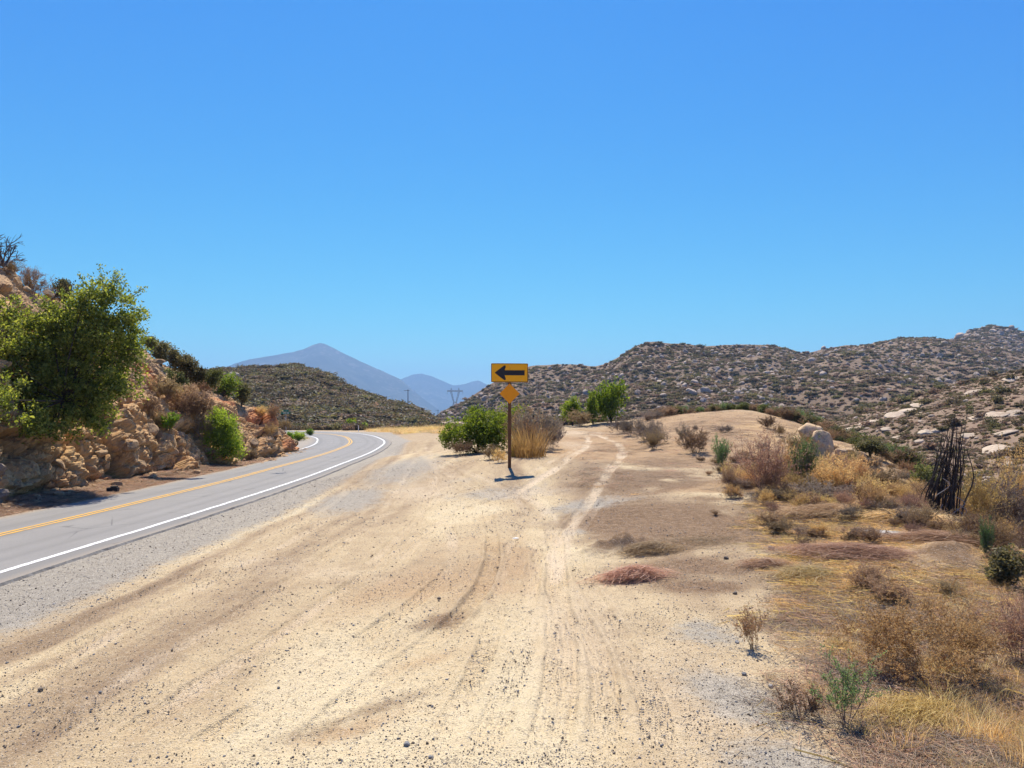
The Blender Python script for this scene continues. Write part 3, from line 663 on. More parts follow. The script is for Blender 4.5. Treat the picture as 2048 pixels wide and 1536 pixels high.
mt1 = Hill('mountain', [(150, 800), (300, 790), (380, 762), (440, 738), (470, 727), (500, 719), (540, 712), (580, 705), (606, 699), (624, 690), (640, 685.5), (653, 689), (680, 703), (720, 722), (760, 740), (800, 758), (850, 800), (900, 835), (960, 860)],
           5200, 7000, 862, M['mountain'], 90, 700, 260, 80, .8, 'blue hazy mountain with a pointed summit', 3, 60, .3)
mt2 = Hill('mountain', [(700, 800), (760, 778), (808, 756), (826, 749), (842, 747), (862, 752), (890, 764), (906, 771), (930, 768), (945, 763), (957, 761), (968, 766), (985, 775), (1030, 800), (1090, 840)],
           8000, 9800, 845, M['mountain'], 90, 900, 160, 60, .85, 'pale blue mountain range beyond the pylon', 5, 60, .25)
hd = Hill('hill', [(120, 740), (250, 738), (380, 741), (430, 742), (470, 738), (520, 736), (560, 734), (588, 730), (606, 731), (622, 738), (640, 746), (680, 768), (720, 785), (760, 800), (800, 812), (835, 823), (848, 840), (858, 852), (870, 858)],
          [(120, 160), (700, 170), (870, 210)], [(120, 340), (600, 320), (835, 260), (870, 250)], 859, M['hilldark'], 4.5, 40, 260, 110, .9, 'dark chaparral covered hill beyond the road bend', 7, 4)
hk = Hill('hill', [(1860, 700), (1900, 682), (1920, 672), (1940, 661), (1962, 655), (1985, 649), (2008, 654), (2030, 658), (2048, 664), (2200, 668), (2500, 720)], 620, 820, 760, M['hillrock'], 6, 60, 120, 50, .9, 'distant rocky knob above the long ridge', 13)
hr = Hill('hill', [(852, 852), (868, 833), (900, 815), (930, 800), (960, 781), (985, 766), (1010, 752), (1040, 738), (1060, 732), (1100, 729), (1140, 728), (1190, 733), (1210, 728), (1240, 712), (1270, 692), (1300, 684), (1315, 683), (1340, 687), (1375, 688), (1400, 693), (1450, 690), (1500, 689),
                   (1545, 690), (1575, 697), (1600, 705), (1620, 705), (1650, 697), (1690, 691), (1720, 691), (1760, 684), (1800, 678), (1850, 674), (1900, 678), (1960, 686), (2048, 712), (2200, 760), (2400, 800)],
          [(852, 330), (1100, 240), (1700, 230), (2400, 240)], [(852, 420), (1060, 520), (1310, 480), (1600, 560), (1850, 600), (2400, 500)], [(852, 856), (1000, 862), (1300, 862), (2400, 880)],
          M['hillrock'], 11, 75, 420, 150, .82, 'long rocky ridge strewn with granite boulders', 11, 14)
hs_ = Hill('hillside', [(1560, 868), (1640, 850), (1690, 836), (1760, 808), (1830, 794), (1900, 772), (1960, 757), (2048, 738), (2250, 700), (2600, 660)],
           [(1560, 120), (1700, 95), (1850, 62), (2048, 48), (2600, 42)], [(1560, 165), (1700, 165), (2048, 150), (2600, 150)], [(1560, 880), (1700, 905), (1850, 960), (2048, 1030), (2600, 1080)],
           M['hillside'], 2.2, 18, 260, 120, 1.0, 'brown hillside across the gully with granite slabs', 17, 1.5)

# ================================================================== rocks
def ico(sub):
    t = (1 + 5 ** .5) / 2
    v = [(-1, t, 0), (1, t, 0), (-1, -t, 0), (1, -t, 0), (0, -1, t), (0, 1, t), (0, -1, -t), (0, 1, -t), (t, 0, -1), (t, 0, 1), (-t, 0, -1), (-t, 0, 1)]
    f = [(0, 11, 5), (0, 5, 1), (0, 1, 7), (0, 7, 10), (0, 10, 11), (1, 5, 9), (5, 11, 4), (11, 10, 2), (10, 7, 6), (7, 1, 8), (3, 9, 4), (3, 4, 2), (3, 2, 6), (3, 6, 8), (3, 8, 9), (4, 9, 5), (2, 4, 11), (6, 2, 10), (8, 6, 7), (9, 8, 1)]
    v = [np.array(q) / np.linalg.norm(q) for q in v]
    for _ in range(sub):
        c = {}; nf = []
        def mid(a, b):
            k = (min(a, b), max(a, b))
            if k not in c:
                q = v[a] + v[b]; v.append(q / np.linalg.norm(q)); c[k] = len(v) - 1
            return c[k]
        for a, b, d in f:
            x, y, z = mid(a, b), mid(b, d), mid(d, a); nf += [(a, x, z), (b, y, x), (d, z, y), (x, y, z)]
        f = nf
    return np.array(v), np.array(f)
ICO = {k: ico(k) for k in (1, 2, 3, 4)}
def rock_geo(seed, sub=3, flat=(1, 1, .75), cuts=9, rough=.1, rounded=.5):
    """unit boulder: a ball cut by planes, its edges worn, its faces uneven"""
    rng = np.random.default_rng(seed); V, F = ICO[sub]; V = V.copy()
    n = rng.normal(size=(cuts, 3)); n /= np.linalg.norm(n, axis=1)[:, None]; h = rng.uniform(.55, .9, cuts)
    d = V @ n.T; s = np.where(d > 1e-3, h / np.maximum(d, 1e-3), 9).min(1)
    s = np.minimum(s, 1.0); r = 1 * rounded * .35 + s * (1 - rounded * .35)
    r = r + rough * fbm(V[:, 0] * 1.7 + seed, V[:, 1] * 1.7, V[:, 2] * 1.7, octv=4, seed=seed)
    return V * r[:, None] * np.array(flat), F
def rock_mesh(name, seed, mat, **k):
    V, F = rock_geo(seed, **k); return mesh_np(name, V, F, [mat], smooth=True)

# ================================================================== cut bank beside the road
top = [(-420, 330, 17.5), (-250, 400, 20), (-100, 470, 23), (-10, 528, 25), (22, 532, 25.6), (46, 572, 26.5), (80, 585, 27.5), (130, 605, 29), (200, 650, 31), (285, 700, 33), (330, 728, 35), (400, 772, 38), (440, 776, 40), (480, 812, 42.5), (520, 830, 44.5), (545, 845, 46.5), (575, 866, 50), (598, 884, 53.5), (590, 890, 60), (560, 880, 66)]
top = np.array([P(q[0], q[1], q[2] + (2.6 if q[2] < 40 else 2.6 * max(0, (50 - q[2]) / 10))) for q in top])
basep = np.array([(-14.2, 8), (-14.4, 12), (-14.6, 16), (-14.5, 18.5), (-14.9, 19.5), (-15.2, 21), (-15.3, 22.5), (-15.3, 24.5), (-15.2, 26.8), (-15.0, 29.5), (-14.9, 31.5), (-14.7, 34), (-14.6, 36.5), (-14.7, 39.2), (-14.9, 42), (-15.2, 44.5), (-15.7, 48), (-16.4, 51.5), (-18.8, 57), (-23, 62)])
ns = len(top); us = np.linspace(0, ns - 1, 620)
ii = np.arange(ns)
T_ = np.stack([np.interp(us, ii, top[:, k]) for k in range(3)], -1); B_ = np.stack([np.interp(us, ii, basep[:, k]) for k in range(2)], -1)
for a in (T_, B_):
    for _ in range(25): a[1:-1] = a[1:-1] * .5 + (a[:-2] + a[2:]) * .25
B_ = np.c_[B_, ground_z(B_[:, 0], B_[:, 1]) - .25]
tv = np.r_[np.linspace(0, 1, 130), np.linspace(1, 2, 30)[1:]]
U2, V2 = np.meshgrid(np.arange(620), tv)
vv = np.clip(V2, 0, 1)[..., None]
lenu = U2 * .085
wv = vv + .05 * np.sin(vv * math.pi) * fbm(lenu * .7, V2 * 5, seed=50)[..., None]
Hh = T_[None, :, 2:3] - B_[None, :, 2:3]
ins = wv ** 1.7 * .6 + wv * .4
CG = np.concatenate([B_[None, :, :2] + (T_[None, :, :2] - B_[None, :, :2]) * ins, B_[None, :, 2:3] + Hh * (1 - (1 - wv) ** 1.12)], -1)
bk = np.clip(V2 - 1, 0, 1)[..., None]
CG = CG + bk * np.array([-16., 6., 0]) + bk * np.array([0, 0, -1.0]) * (1.0 + bk * 1.5) * np.clip(Hh, 0, 3) * .5
CG[..., 2] += (bk[..., 0] > 0) * .25 * fbm(CG[..., 0] * .4, CG[..., 1] * .4, seed=55) * sstep(0, .2, bk[..., 0])
# fractured rock: each block of the face is pushed in or out and tilted as a whole
rng = np.random.default_rng(5)
gu = np.gradient(CG, axis=1); gv = np.gradient(CG, axis=0); NR = np.cross(gu, gv); NR /= np.linalg.norm(NR, axis=-1)[..., None] + 1e-9
if NR[60, 300, 0] < 0: NR = -NR
flat_ = CG.reshape(-1, 3); nrm = NR.reshape(-1, 3)
disp = np.zeros(len(flat_))
wrp = np.stack([fbm(flat_[:, 0] * .9, flat_[:, 1] * .9, flat_[:, 2] * .9, octv=3, seed=60 + q) for q in range(3)], -1) * .16
for cell, amp, tilt in ((2.5, .8, .5), (1.0, .17, .28), (.36, .03, .13)):
    q = (flat_ + wrp) / cell; q[:, 2] *= 1.25
    ci = np.floor(q); best = np.full(len(q), 9e9); sec = np.full(len(q), 9e9); bid = np.zeros((len(q), 3)); bp = np.zeros((len(q), 3))
    for a in (-1, 0, 1):
        for b in (-1, 0, 1):
            for c in (-1, 0, 1):
                k = ci + (a, b, c)
                s_ = np.stack([k[:, 0] + hsh(k[:, 0], k[:, 1], k[:, 2], 1), k[:, 1] + hsh(k[:, 0], k[:, 1], k[:, 2], 2), k[:, 2] + hsh(k[:, 0], k[:, 1], k[:, 2], 3)], -1)
                dd = ((q - s_) ** 2).sum(1); m = dd < best
                sec = np.where(m, best, np.minimum(sec, dd)); best[m] = dd[m]; bid[m] = k[m]; bp[m] = s_[m]
    off = hsh(bid[:, 0], bid[:, 1], bid[:, 2], 7) - .5
    tl = np.stack([hsh(bid[:, 0], bid[:, 1], bid[:, 2], 11 + q_) - .5 for q_ in range(3)], -1)
    disp += amp * off + tilt * cell * ((q - bp) * tl).sum(1)
    disp -= .22 * cell ** .7 * (1 - sstep(0, .16, np.sqrt(sec) - np.sqrt(best)))          # open joints between the blocks
upf = np.clip(V2.ravel(), 0, 2)
upx = HOR * 0 + CX + flat_[:, 0] / flat_[:, 1] * FOC; upy = HOR - (flat_[:, 2] - CAMZ) / flat_[:, 1] * FOC
soil = sstep(.55, .95, upf + .35 * fbm(flat_[:, 0] * .5, flat_[:, 1] * .5, flat_[:, 2] * .5, seed=70))       # soil mantle near the rim
soil = np.maximum(soil, sstep(.25, .75, fbm(flat_[:, 1] * .28 + 3, flat_[:, 2] * .3, seed=72) + .15) * .8 * sstep(24, 28, flat_[:, 1]))
disp = disp * (1 - .7 * soil) + soil * .12 * fbm(flat_[:, 0] * 1.5, flat_[:, 1] * 1.5, flat_[:, 2] * 1.5, seed=74)
disp += .04 * fbm(flat_[:, 0] * 3, flat_[:, 1] * 3, flat_[:, 2] * 3, octv=4, seed=76) + .03 * fbm(flat_[:, 0] * 11, flat_[:, 1] * 11, flat_[:, 2] * 11, octv=3, seed=77)
# the grey buttress at the near end stands out; a dark hollow lies beside it
def c3(px, py, Y, r): c = P(px, py, Y); return np.exp(-(((flat_ - c) / r) ** 2).sum(1))
disp += .9 * np.exp(-((flat_[:, 1] - 18.3) / 1.3) ** 2) * (1 - sstep(.35, .8, upf))
disp -= 1.1 * c3(95, 890, 21.8, (1.2, 1.0, .45)) + .7 * c3(215, 925, 25.2, (1, .35, .6))
disp += .8 * c3(515, 845, 44, (1.5, 1.6, 1.0)) + .5 * c3(250, 860, 27.5, (1.2, 1.6, 1.1))
disp *= sstep(-.02, .06, upf) * (1 - .6 * sstep(1.1, 1.5, upf))
CV = flat_ + nrm * disp[:, None]
org = np.maximum.reduce([1.3 * c3(470, 800, 41, (1.5, 2.6, .9)), 1.2 * c3(505, 850, 44, (1.5, 1.8, .9)), 1.0 * c3(305, 740, 33, (1.6, 2, 1)), .9 * c3(560, 890, 49, (2, 2.5, .6)), .7 * c3(240, 960, 26, (1, 1.2, .5)), .6 * c3(130, 780, 26, (1.5, 1.5, .8))])
gry = np.maximum(1.1 * np.exp(-((flat_[:, 1] - 17.5) / 2.0) ** 2) * (1 - sstep(.6, .9, upf)), .8 * c3(260, 830, 27.5, (1.2, 1.5, 1.0)))
i = np.arange(len(tv) - 1)[:, None] * 620; j = np.arange(619)[None]
CF = np.stack([i + j, i + 620 + j, i + 620 + j + 1, i + j + 1], -1).reshape(-1, 4)
cliff = tag(obj('cut_bank', mesh_np('cut_bank', CV, CF, [M['cliff']], smooth=False, attrs={'rockmask': np.c_[org, gry, soil * .8, soil * 0 + 1]})), 'steep rocky cut bank rising beside the far lane', kind='structure')
bvh = BVHTree.FromPolygons([Vector(q) for q in CV.tolist()], CF.tolist())
def chit(px, py):
    d = Vector(P(px, py, 1.0) - np.array([0, 0, CAMZ])).normalized()
    h = bvh.ray_cast(Vector((0, 0, CAMZ)), d)
    if h[0] is None:
        return None
    return np.array(h[0])
def bank(px, py, dflt=None):
    """photo point on the bank, or on the ground at its foot"""
    h = chit(px, py); g = hit(px, py)
    if h is None: return g if dflt is None else P(px, py, dflt)
    return h if h[1] < g[1] else g

rocks = [rock_mesh('cliff_stone', 100 + k, M['cliffstone'], sub=3, flat=(1, .9, .8), cuts=14, rounded=.0, rough=.06) for k in range(6)]
for q in rocks: q.polygons.foreach_set('use_smooth', np.zeros(len(q.polygons), bool))
rng = np.random.default_rng(77)
spec = [(205, 905, 34), (262, 888, 42), (300, 860, 38), (345, 905, 36), (388, 915, 30), (318, 935, 26), (155, 945, 30), (420, 900, 26), (505, 885, 30), (535, 880, 30), (560, 895, 24), (548, 912, 18), (575, 905, 16), (520, 912, 20), (495, 905, 16), (330, 820, 26), (305, 750, 26), (320, 722, 22),
        (15, 545, 26), (55, 575, 20), (98, 585, 24), (230, 850, 40), (180, 935, 32), (120, 930, 36), (75, 925, 26), (280, 925, 30), (360, 870, 26), (240, 800, 28), (420, 862, 20), (470, 850, 22), (590, 893, 10), (585, 905, 9), (480, 830, 22), (530, 852, 20)]
for k, (px, py, w_) in enumerate(spec):
    c = bank(px, py, 25); r_ = w_ / FOC * c[1] / 2
    o = obj('rock', rocks[k % 6], cliff, c + np.array([-r_ * .35, r_ * .3, -r_ * .1]), rng.uniform(0, 6.28), (r_ * rng.uniform(.9, 1.3), r_ * rng.uniform(.8, 1.1), r_ * rng.uniform(.7, 1.0)))
    o.rotation_euler[0] = rng.uniform(-.5, .5); o.rotation_euler[1] = rng.uniform(-.4, .4)

for k in range(110):                                     # rubble that lies against the foot of the face
    Yq = rng.uniform(15, 54); Xq = np.interp(Yq, basep[:, 1], basep[:, 0]) + rng.uniform(-.1, 1.15) ** 1.0; r_ = rng.uniform(.05, .16) * (1.7 if rng.random() < .15 else 1)
    o = obj('rock', rocks[k % 6], cliff, (Xq, Yq, ground_z(Xq, Yq) + r_ * .25), rng.uniform(0, 6.28), (r_ * rng.uniform(.9, 1.5), r_, r_ * rng.uniform(.6, .9)))
    o.rotation_euler[0] = rng.uniform(-.4, .4)
# fallen stones at the foot of the bank
for k, (px, py, w_, lab) in enumerate([(162, 972, 26, 'tan fallen stone below the oak at the foot of the bank'), (200, 965, 20, 'small dark fallen stone among litter by the pavement'), (142, 956, 22, 'pale knob of rock at the foot of the bank'),
                                       (395, 935, 12, 'little stone lying by the pavement edge beyond the oak'), (568, 915, 20, 'reddish stone at the nose of the cut bank'), (520, 922, 20, 'flat stone in front of the round green bush')]):
    c = bank(px, py); r_ = w_ / FOC * c[1] / 2
    tag(obj('fallen_stone', rocks[(k + 3) % 6], None, c + np.array([0, 0, r_ * .2]), k * 1.3, (r_ * 1.1, r_, r_ * .7)), lab, 'stone', 'stones fallen from the cut bank')

# ================================================================== plant builders
def branch_set(rng, n, height, spread, lvl, kids=(4, 5, 3), wob=.12, up=.5, r0=.012, base=.06, lean=(0, 0)):
    """list of (points, r_start, r_end, level) for a plant that forks from its foot"""
    out = []
    def grow(p, d, L, r, l):
        m = 5 if l < 2 else 4; pts = [p]; q = p.copy(); dd = d.copy()
        for _ in range(m - 1):
            dd = dd + rng.normal(size=3) * wob + np.array([lean[0], lean[1], up]) * .12; dd /= np.linalg.norm(dd); q = q + dd * L / (m - 1); pts.append(q.copy())
        pts = np.array(pts); out.append((pts, r, r * .45, l))
        if l < lvl:
            for _ in range(kids[min(l, len(kids) - 1)]):
                f = rng.uniform(.3, .98) * (m - 1); a = int(f); a = min(a, m - 2); pp = pts[a] + (pts[a + 1] - pts[a]) * (f - a)
                nd = dd + rng.normal(size=3) * .55; nd[2] += .15 * up; nd /= np.linalg.norm(nd)
                grow(pp, nd, L * rng.uniform(.32, .6), r * .55, l + 1)
    for k in range(n):
        a = rng.uniform(0, 6.283); sp = spread * rng.uniform(.15, 1)
        d = np.array([math.cos(a) * sp, math.sin(a) * sp, 1.0]); d /= np.linalg.norm(d)
        b = np.array([math.cos(a), math.sin(a), 0]) * base * rng.uniform(0, 1)
        grow(b, d, height * rng.uniform(.6, 1.0) * .8, r0, 0)
    return out
def twiggy(name, seed, n, height, spread, lvl=2, kids=(4, 5, 3), wob=.12, up=.5, r0=.012, base=.06, mt='twig', leaf=None, lpt=3, lsize=.03, lw=.5, lean=(0, 0), k=3, minlvl=1):
    rng = np.random.default_rng(seed); br = branch_set(rng, n, height, spread, lvl, kids, wob, up, r0, base, lean)
    s = MB(); lv = MB()
    for q in (4, 5):
        sel = [z for z in br if len(z[0]) == q]
        if sel: s.tubes(np.array([z[0] for z in sel]), np.array([np.linspace(z[1], z[2], q) for z in sel]), k)
    if leaf:
        C = []
        for pts, a, b, l in br:
            if l < minlvl: continue
            f = rng.uniform(.25, 1, lpt) * (len(pts) - 1); i_ = np.minimum(f.astype(int), len(pts) - 2)
            C.append(pts[i_] + (pts[i_ + 1] - pts[i_]) * (f - i_)[:, None] + rng.normal(size=(lpt, 3)) * lsize * .3)
        C = np.concatenate(C); lv.leaves(C, lsize * rng.uniform(.6, 1.4, len(C)), lsize * lw * rng.uniform(.7, 1.2, len(C)), rng, .4)
    return s, (lv if leaf else None)
def one_mesh(name, s, lv, ms, ml=None):
    m = MB()
    for q, idx in ((s, 0), (lv, 1)):
        if q is None: continue
        V = np.concatenate(q.v); 
        if q.f3: m.add(V, np.concatenate(q.f3), idx)
        if q.f4: m.add(V, np.concatenate(q.f4), idx)
    return m.mesh(name, [M[ms]] + ([M[ml]] if ml else []))
def crown_geo(seed, lobes, clumps, per, csize, L, Wd, base=(0, 0, 0), r0=.06, shell=.6, up=.3, stems=True, frac=.35, trunk=None):
    """branches and leaf clumps filling a set of lobes (centre, radii)"""
    rng = np.random.default_rng(seed); s = MB(); lv = MB()
    vol = np.array([np.prod(r) ** .67 for _, r in lobes]); vol /= vol.sum()
    base = np.array(base, float)
    for (c, r), f in zip(lobes, vol):
        c = np.array(c, float); r = np.array(r, float); nc_ = max(3, int(clumps * f))
        d = rng.normal(size=(nc_, 3)); d /= np.linalg.norm(d, axis=1)[:, None]
        rad = np.where(rng.random(nc_) < .8, rng.uniform(shell, 1.2, nc_), rng.uniform(.1, shell, nc_))
        K = c + d * r * rad[:, None]
        nl = rng.poisson(per, nc_) + 2; ix = np.repeat(np.arange(nc_), nl)
        C = K[ix] + rng.normal(size=(len(ix), 3)) * csize * rng.uniform(.6, 1.3, nc_)[ix][:, None]
        lv.leaves(C, L * rng.uniform(.6, 1.35, len(C)), Wd * rng.uniform(.7, 1.3, len(C)), rng, up, d[ix] * .6)
        if stems:
            t0 = base if trunk is None else np.array(trunk, float)
            midp = t0 + (c - t0) * .55 + rng.normal(size=3) * .08 * np.linalg.norm(c - t0)
            pts = catmull([t0, midp, c], .15 * max(.4, np.linalg.norm(c - t0)))
            s.tube(pts, np.linspace(r0, r0 * .45, len(pts)), 5)
            kk = K[rng.random(nc_) < frac]
            m2 = c + (kk - c) * .5 + rng.normal(size=kk.shape) * .06 * np.linalg.norm(r)
            s.tubes(np.stack([c + (kk - c) * .05, m2, kk], 1), np.tile([r0 * .35, r0 * .22, r0 * .08], (len(kk), 1)), 3)
    if trunk is not None:
        pts = catmull([base, base * .5 + np.array(trunk) * .5 + rng.normal(size=3) * .06, np.array(trunk)], .2)
        s.tube(pts, np.linspace(r0 * 1.8, r0 * 1.15, len(pts)), 7)
    return s, lv
def lobes_ball(seed, n, R0, H, sp=.55):
    rng = np.random.default_rng(seed); out = []
    for k in range(n):
        a = rng.uniform(0, 6.28); q = rng.uniform(.0, sp) * R0; rr_ = R0 * rng.uniform(.38, .6)
        out.append(((math.cos(a) * q, math.sin(a) * q, H * rng.uniform(.35, .72)), (rr_, rr_, H * rng.uniform(.25, .36))))
    return out
def plant(name, label, cat, group, loc, s, lv, ms, ml, rz=0, sc=1, parts=('stem', 'foliage')):
    e = empty(name, loc, rz, sc); tag(e, label, cat, group)
    if s is not None and s.v: obj(parts[0], s.mesh(parts[0], [M[ms]]), e)
    if lv is not None and lv.v: obj(parts[1], lv.mesh(parts[1], [M[ml]]), e)
    return e
def copy_tree(o, loc, rz=0, sc=1, label=None, group=None):
    c = o.copy(); COL.objects.link(c); c.location = loc; c.rotation_euler = (0, 0, rz); c.scale = (sc, sc, sc) if np.isscalar(sc) else sc
    if label: c['label'] = label
    if group: c['group'] = group
    for ch in o.children:
        d = ch.copy(); COL.objects.link(d); d.parent = c
    return c
def scatter(name, protos, pts, rot, scl, pid, label=None, parent=None):
    """one 'stuff' object: copies of the given pieces on many points"""
    me = bpy.data.meshes.new(name); me.vertices.add(len(pts)); me.vertices.foreach_set('co', np.asarray(pts, np.float32).ravel())
    for nm, a in (('rot', rot), ('scl', scl)):
        at = me.attributes.new(nm, 'FLOAT_VECTOR', 'POINT'); at.data.foreach_set('vector', np.asarray(a, np.float32).ravel())
    at = me.attributes.new('pid', 'INT', 'POINT'); at.data.foreach_set('value', np.asarray(pid, np.int32))
    o = obj(name, me, parent); o['kind'] = 'stuff'
    if label: o['label'] = label
    ng = bpy.data.node_groups.new(name, 'GeometryNodeTree')
    ng.interface.new_socket('Geometry', in_out='INPUT', socket_type='NodeSocketGeometry'); ng.interface.new_socket('Geometry', in_out='OUTPUT', socket_type='NodeSocketGeometry')
    gi = ng.nodes.new('NodeGroupInput'); go = ng.nodes.new('NodeGroupOutput'); ip = ng.nodes.new('GeometryNodeInstanceOnPoints'); jn = ng.nodes.new('GeometryNodeJoinGeometry')
    for p_ in protos:
        oi = ng.nodes.new('GeometryNodeObjectInfo'); oi.transform_space = 'ORIGINAL'; oi.inputs['Object'].default_value = p_; oi.inputs['As Instance'].default_value = True
        ng.links.new(oi.outputs['Geometry'], jn.inputs[0])
    def na(nm, ty):
        q = ng.nodes.new('GeometryNodeInputNamedAttribute'); q.data_type = ty; q.inputs['Name'].default_value = nm
        return [x for x in q.outputs if x.enabled and x.name == 'Attribute'][0]
    ng.links.new(gi.outputs[0], ip.inputs['Points']); ng.links.new(jn.outputs[0], ip.inputs['Instance']); ip.inputs['Pick Instance'].default_value = True
    ng.links.new(na('pid', 'INT'), ip.inputs['Instance Index']); ng.links.new(na('rot', 'FLOAT_VECTOR'), ip.inputs['Rotation']); ng.links.new(na('scl', 'FLOAT_VECTOR'), ip.inputs['Scale'])
    ng.links.new(ip.outputs[0], go.inputs[0])
    md = o.modifiers.new('scatter', 'NODES'); md.node_group = ng
    return o

# ================================================================== signs
def arrow_sign(loc, rz, label, group):
    e = tag(empty('arrow_sign', loc, rz), label, 'road sign', group)
    m = MB(); m.box((0, 0, 1.62), (.105, .09, 3.55)); obj('post', m.mesh('post', [M['post']]), e)
    def rrect(w_, h_, r_):
        q = []
        for cx, cy, a0 in ((w_ / 2 - r_, h_ / 2 - r_, 0), (-w_ / 2 + r_, h_ / 2 - r_, 90), (-w_ / 2 + r_, -h_ / 2 + r_, 180), (w_ / 2 - r_, -h_ / 2 + r_, 270)):
            for a in range(0, 91, 18): q.append((cx + r_ * math.cos(R(a0 + a)), cy + r_ * math.sin(R(a0 + a))))
        return np.array(q)
    zc = 3.13
    m = MB(); m.prism(rrect(1.22, .62, .035) + (0, zc), -.058, -.0475); pn = obj('sign_panel', m.mesh('sign_panel', [M['sign']]), e)
    o_, i_ = rrect(1.205, .605, .034) + (0, zc), rrect(1.172, .572, .026) + (0, zc); n = len(o_); a = np.arange(n); b = (a + 1) % n
    V = np.concatenate([np.c_[o_[:, 0], np.full(n, -.0605), o_[:, 1]], np.c_[i_[:, 0], np.full(n, -.0605), i_[:, 1]]])
    m = MB(); m.add(V, np.stack([a, b, b + n, a + n], -1)); obj('border', m.mesh('border', [M['signblack']]), pn)
    # arrow: pointed head with rounded swept barbs and a straight shaft, pointing to -x
    k = .0026; cx, cz = 362, 196
    up = [(173, 196), (205, 170), (250, 136), (290, 106), (300, 102), (310, 106), (314, 116), (311, 130), (303, 150), (301, 164)]
    mm = MB(); cen = ((270 - cx) * k, zc)
    pl = [((x - cx) * k, (cz - y) * k + zc) for x, y in up] + [((x - cx) * k, -(cz - y) * k + zc) for x, y in up[::-1][:-1]]
    mm.prism(pl, -.0620, -.0585); mm.box(((427 - cx) * k, -.0601, zc), (252 * k, .0036, 64 * k)); obj('arrow', mm.mesh('arrow', [M['signblack']]), pn)
    for x, z in ((0, .245), (-.43, -.245), (0, -.245), (.40, -.245)):
        m = MB(); m.prism([(x + .011 * math.cos(q), zc + z + .011 * math.sin(q)) for q in np.arange(6) * 1.047], -.066, -.0585); obj('bolt', m.mesh('bolt', [M['metal']]), pn)
    zd = 2.445; h = .335
    m = MB(); m.prism([(0, zd + h), (-h, zd), (0, zd - h), (h, zd)], -.056, -.0475); dm = obj('diamond_marker', m.mesh('diamond_marker', [M['diamond']]), e)
    for z in (.25, -.25):
        m = MB(); m.prism([(.01 * math.cos(q), zd + z + .01 * math.sin(q)) for q in np.arange(6) * 1.047], -.063, -.0565); obj('bolt', m.mesh('bolt', [M['metal']]), dm)
    return e
c = P(1019, 938, 22.5); c[2] = ground_z(c[0], c[1])
arrow_sign(c, R(4), 'amber one way arrow sign on a brown post beside the leafy bush', 'arrow signs')
c = P(707, 839.5, 133); c[2] -= 3.13
arrow_sign(c, R(-8), 'small far amber arrow sign at the end of the bend', 'arrow signs')

c = P(572, 826, 66); gzc = ground_z(c[0], c[1]); e = tag(empty('street_name_sign', (c[0], c[1], gzc)), 'green street name sign on a thin pole behind the bank', 'street sign')
h = c[2] - gzc
m = MB(); m.tube([(0, 0, -.2), (0, 0, h + .25)], .03, 8); obj('pole', m.mesh('pole', [M['metal']]), e)
for rz, dz in ((.25, 0), (1.3, .22)):
    m = MB(); m.box((0, -.035 if dz == 0 else 0, h + dz), (.85, .012, .2), 0, rz); bl = obj('name_plate', m.mesh('name_plate', [M['green_sign']]), e)
bl = [q for q in e.children if q.name.startswith('name_plate')][0]
for q in range(8):
    if q == 4: continue
    m = MB(); m.box(((q - 3.5) * .07 * math.cos(.25) + .002, -.046 + (q - 3.5) * .07 * math.sin(.25), h), (.04, .006, .08 + .02 * (q % 2)), 0, .25)
    obj('letter', m.mesh('letter', [M['white']]), bl)
c = P(717, 862, 105); m = MB(); m.box((0, 0, .45), (.1, .05, 1.0)); e = tag(empty('marker_post', (c[0], c[1], ground_z(c[0], c[1]))), 'short white roadside marker post beyond the bend', 'marker post')
obj('post', m.mesh('post', [M['white']]), e); m = MB(); m.box((0, -.031, .8), (.08, .006, .12)); obj('reflector', m.mesh('reflector', [M['metal']]), e)
for px, py0, Y, lab in ((1029, 838, 31, 'thin dark fence post just beyond the sign post'), (1053, 832, 33, 'middle one of three thin fence posts in the dry brush'), (1067, 829, 34, 'tallest thin dark fence post above the dry brush')):
    tp = P(px, py0, Y); g = ground_z(tp[0], tp[1]); m = MB(); hh = tp[2] - g
    m.box((0, 0, hh / 2 - .1), (.06, .012, hh + .2)); m.box((0, .025, hh / 2 - .1), (.012, .05, hh + .2))
    for q in range(5): m.box((0, -.01, hh - .1 - q * .12), (.04, .02, .03))
    tag(obj('fence_post', m.mesh('fence_post', [M['rustmetal']]), None, (tp[0], tp[1], g)), lab, 'fence post', 'fence posts in the brush')

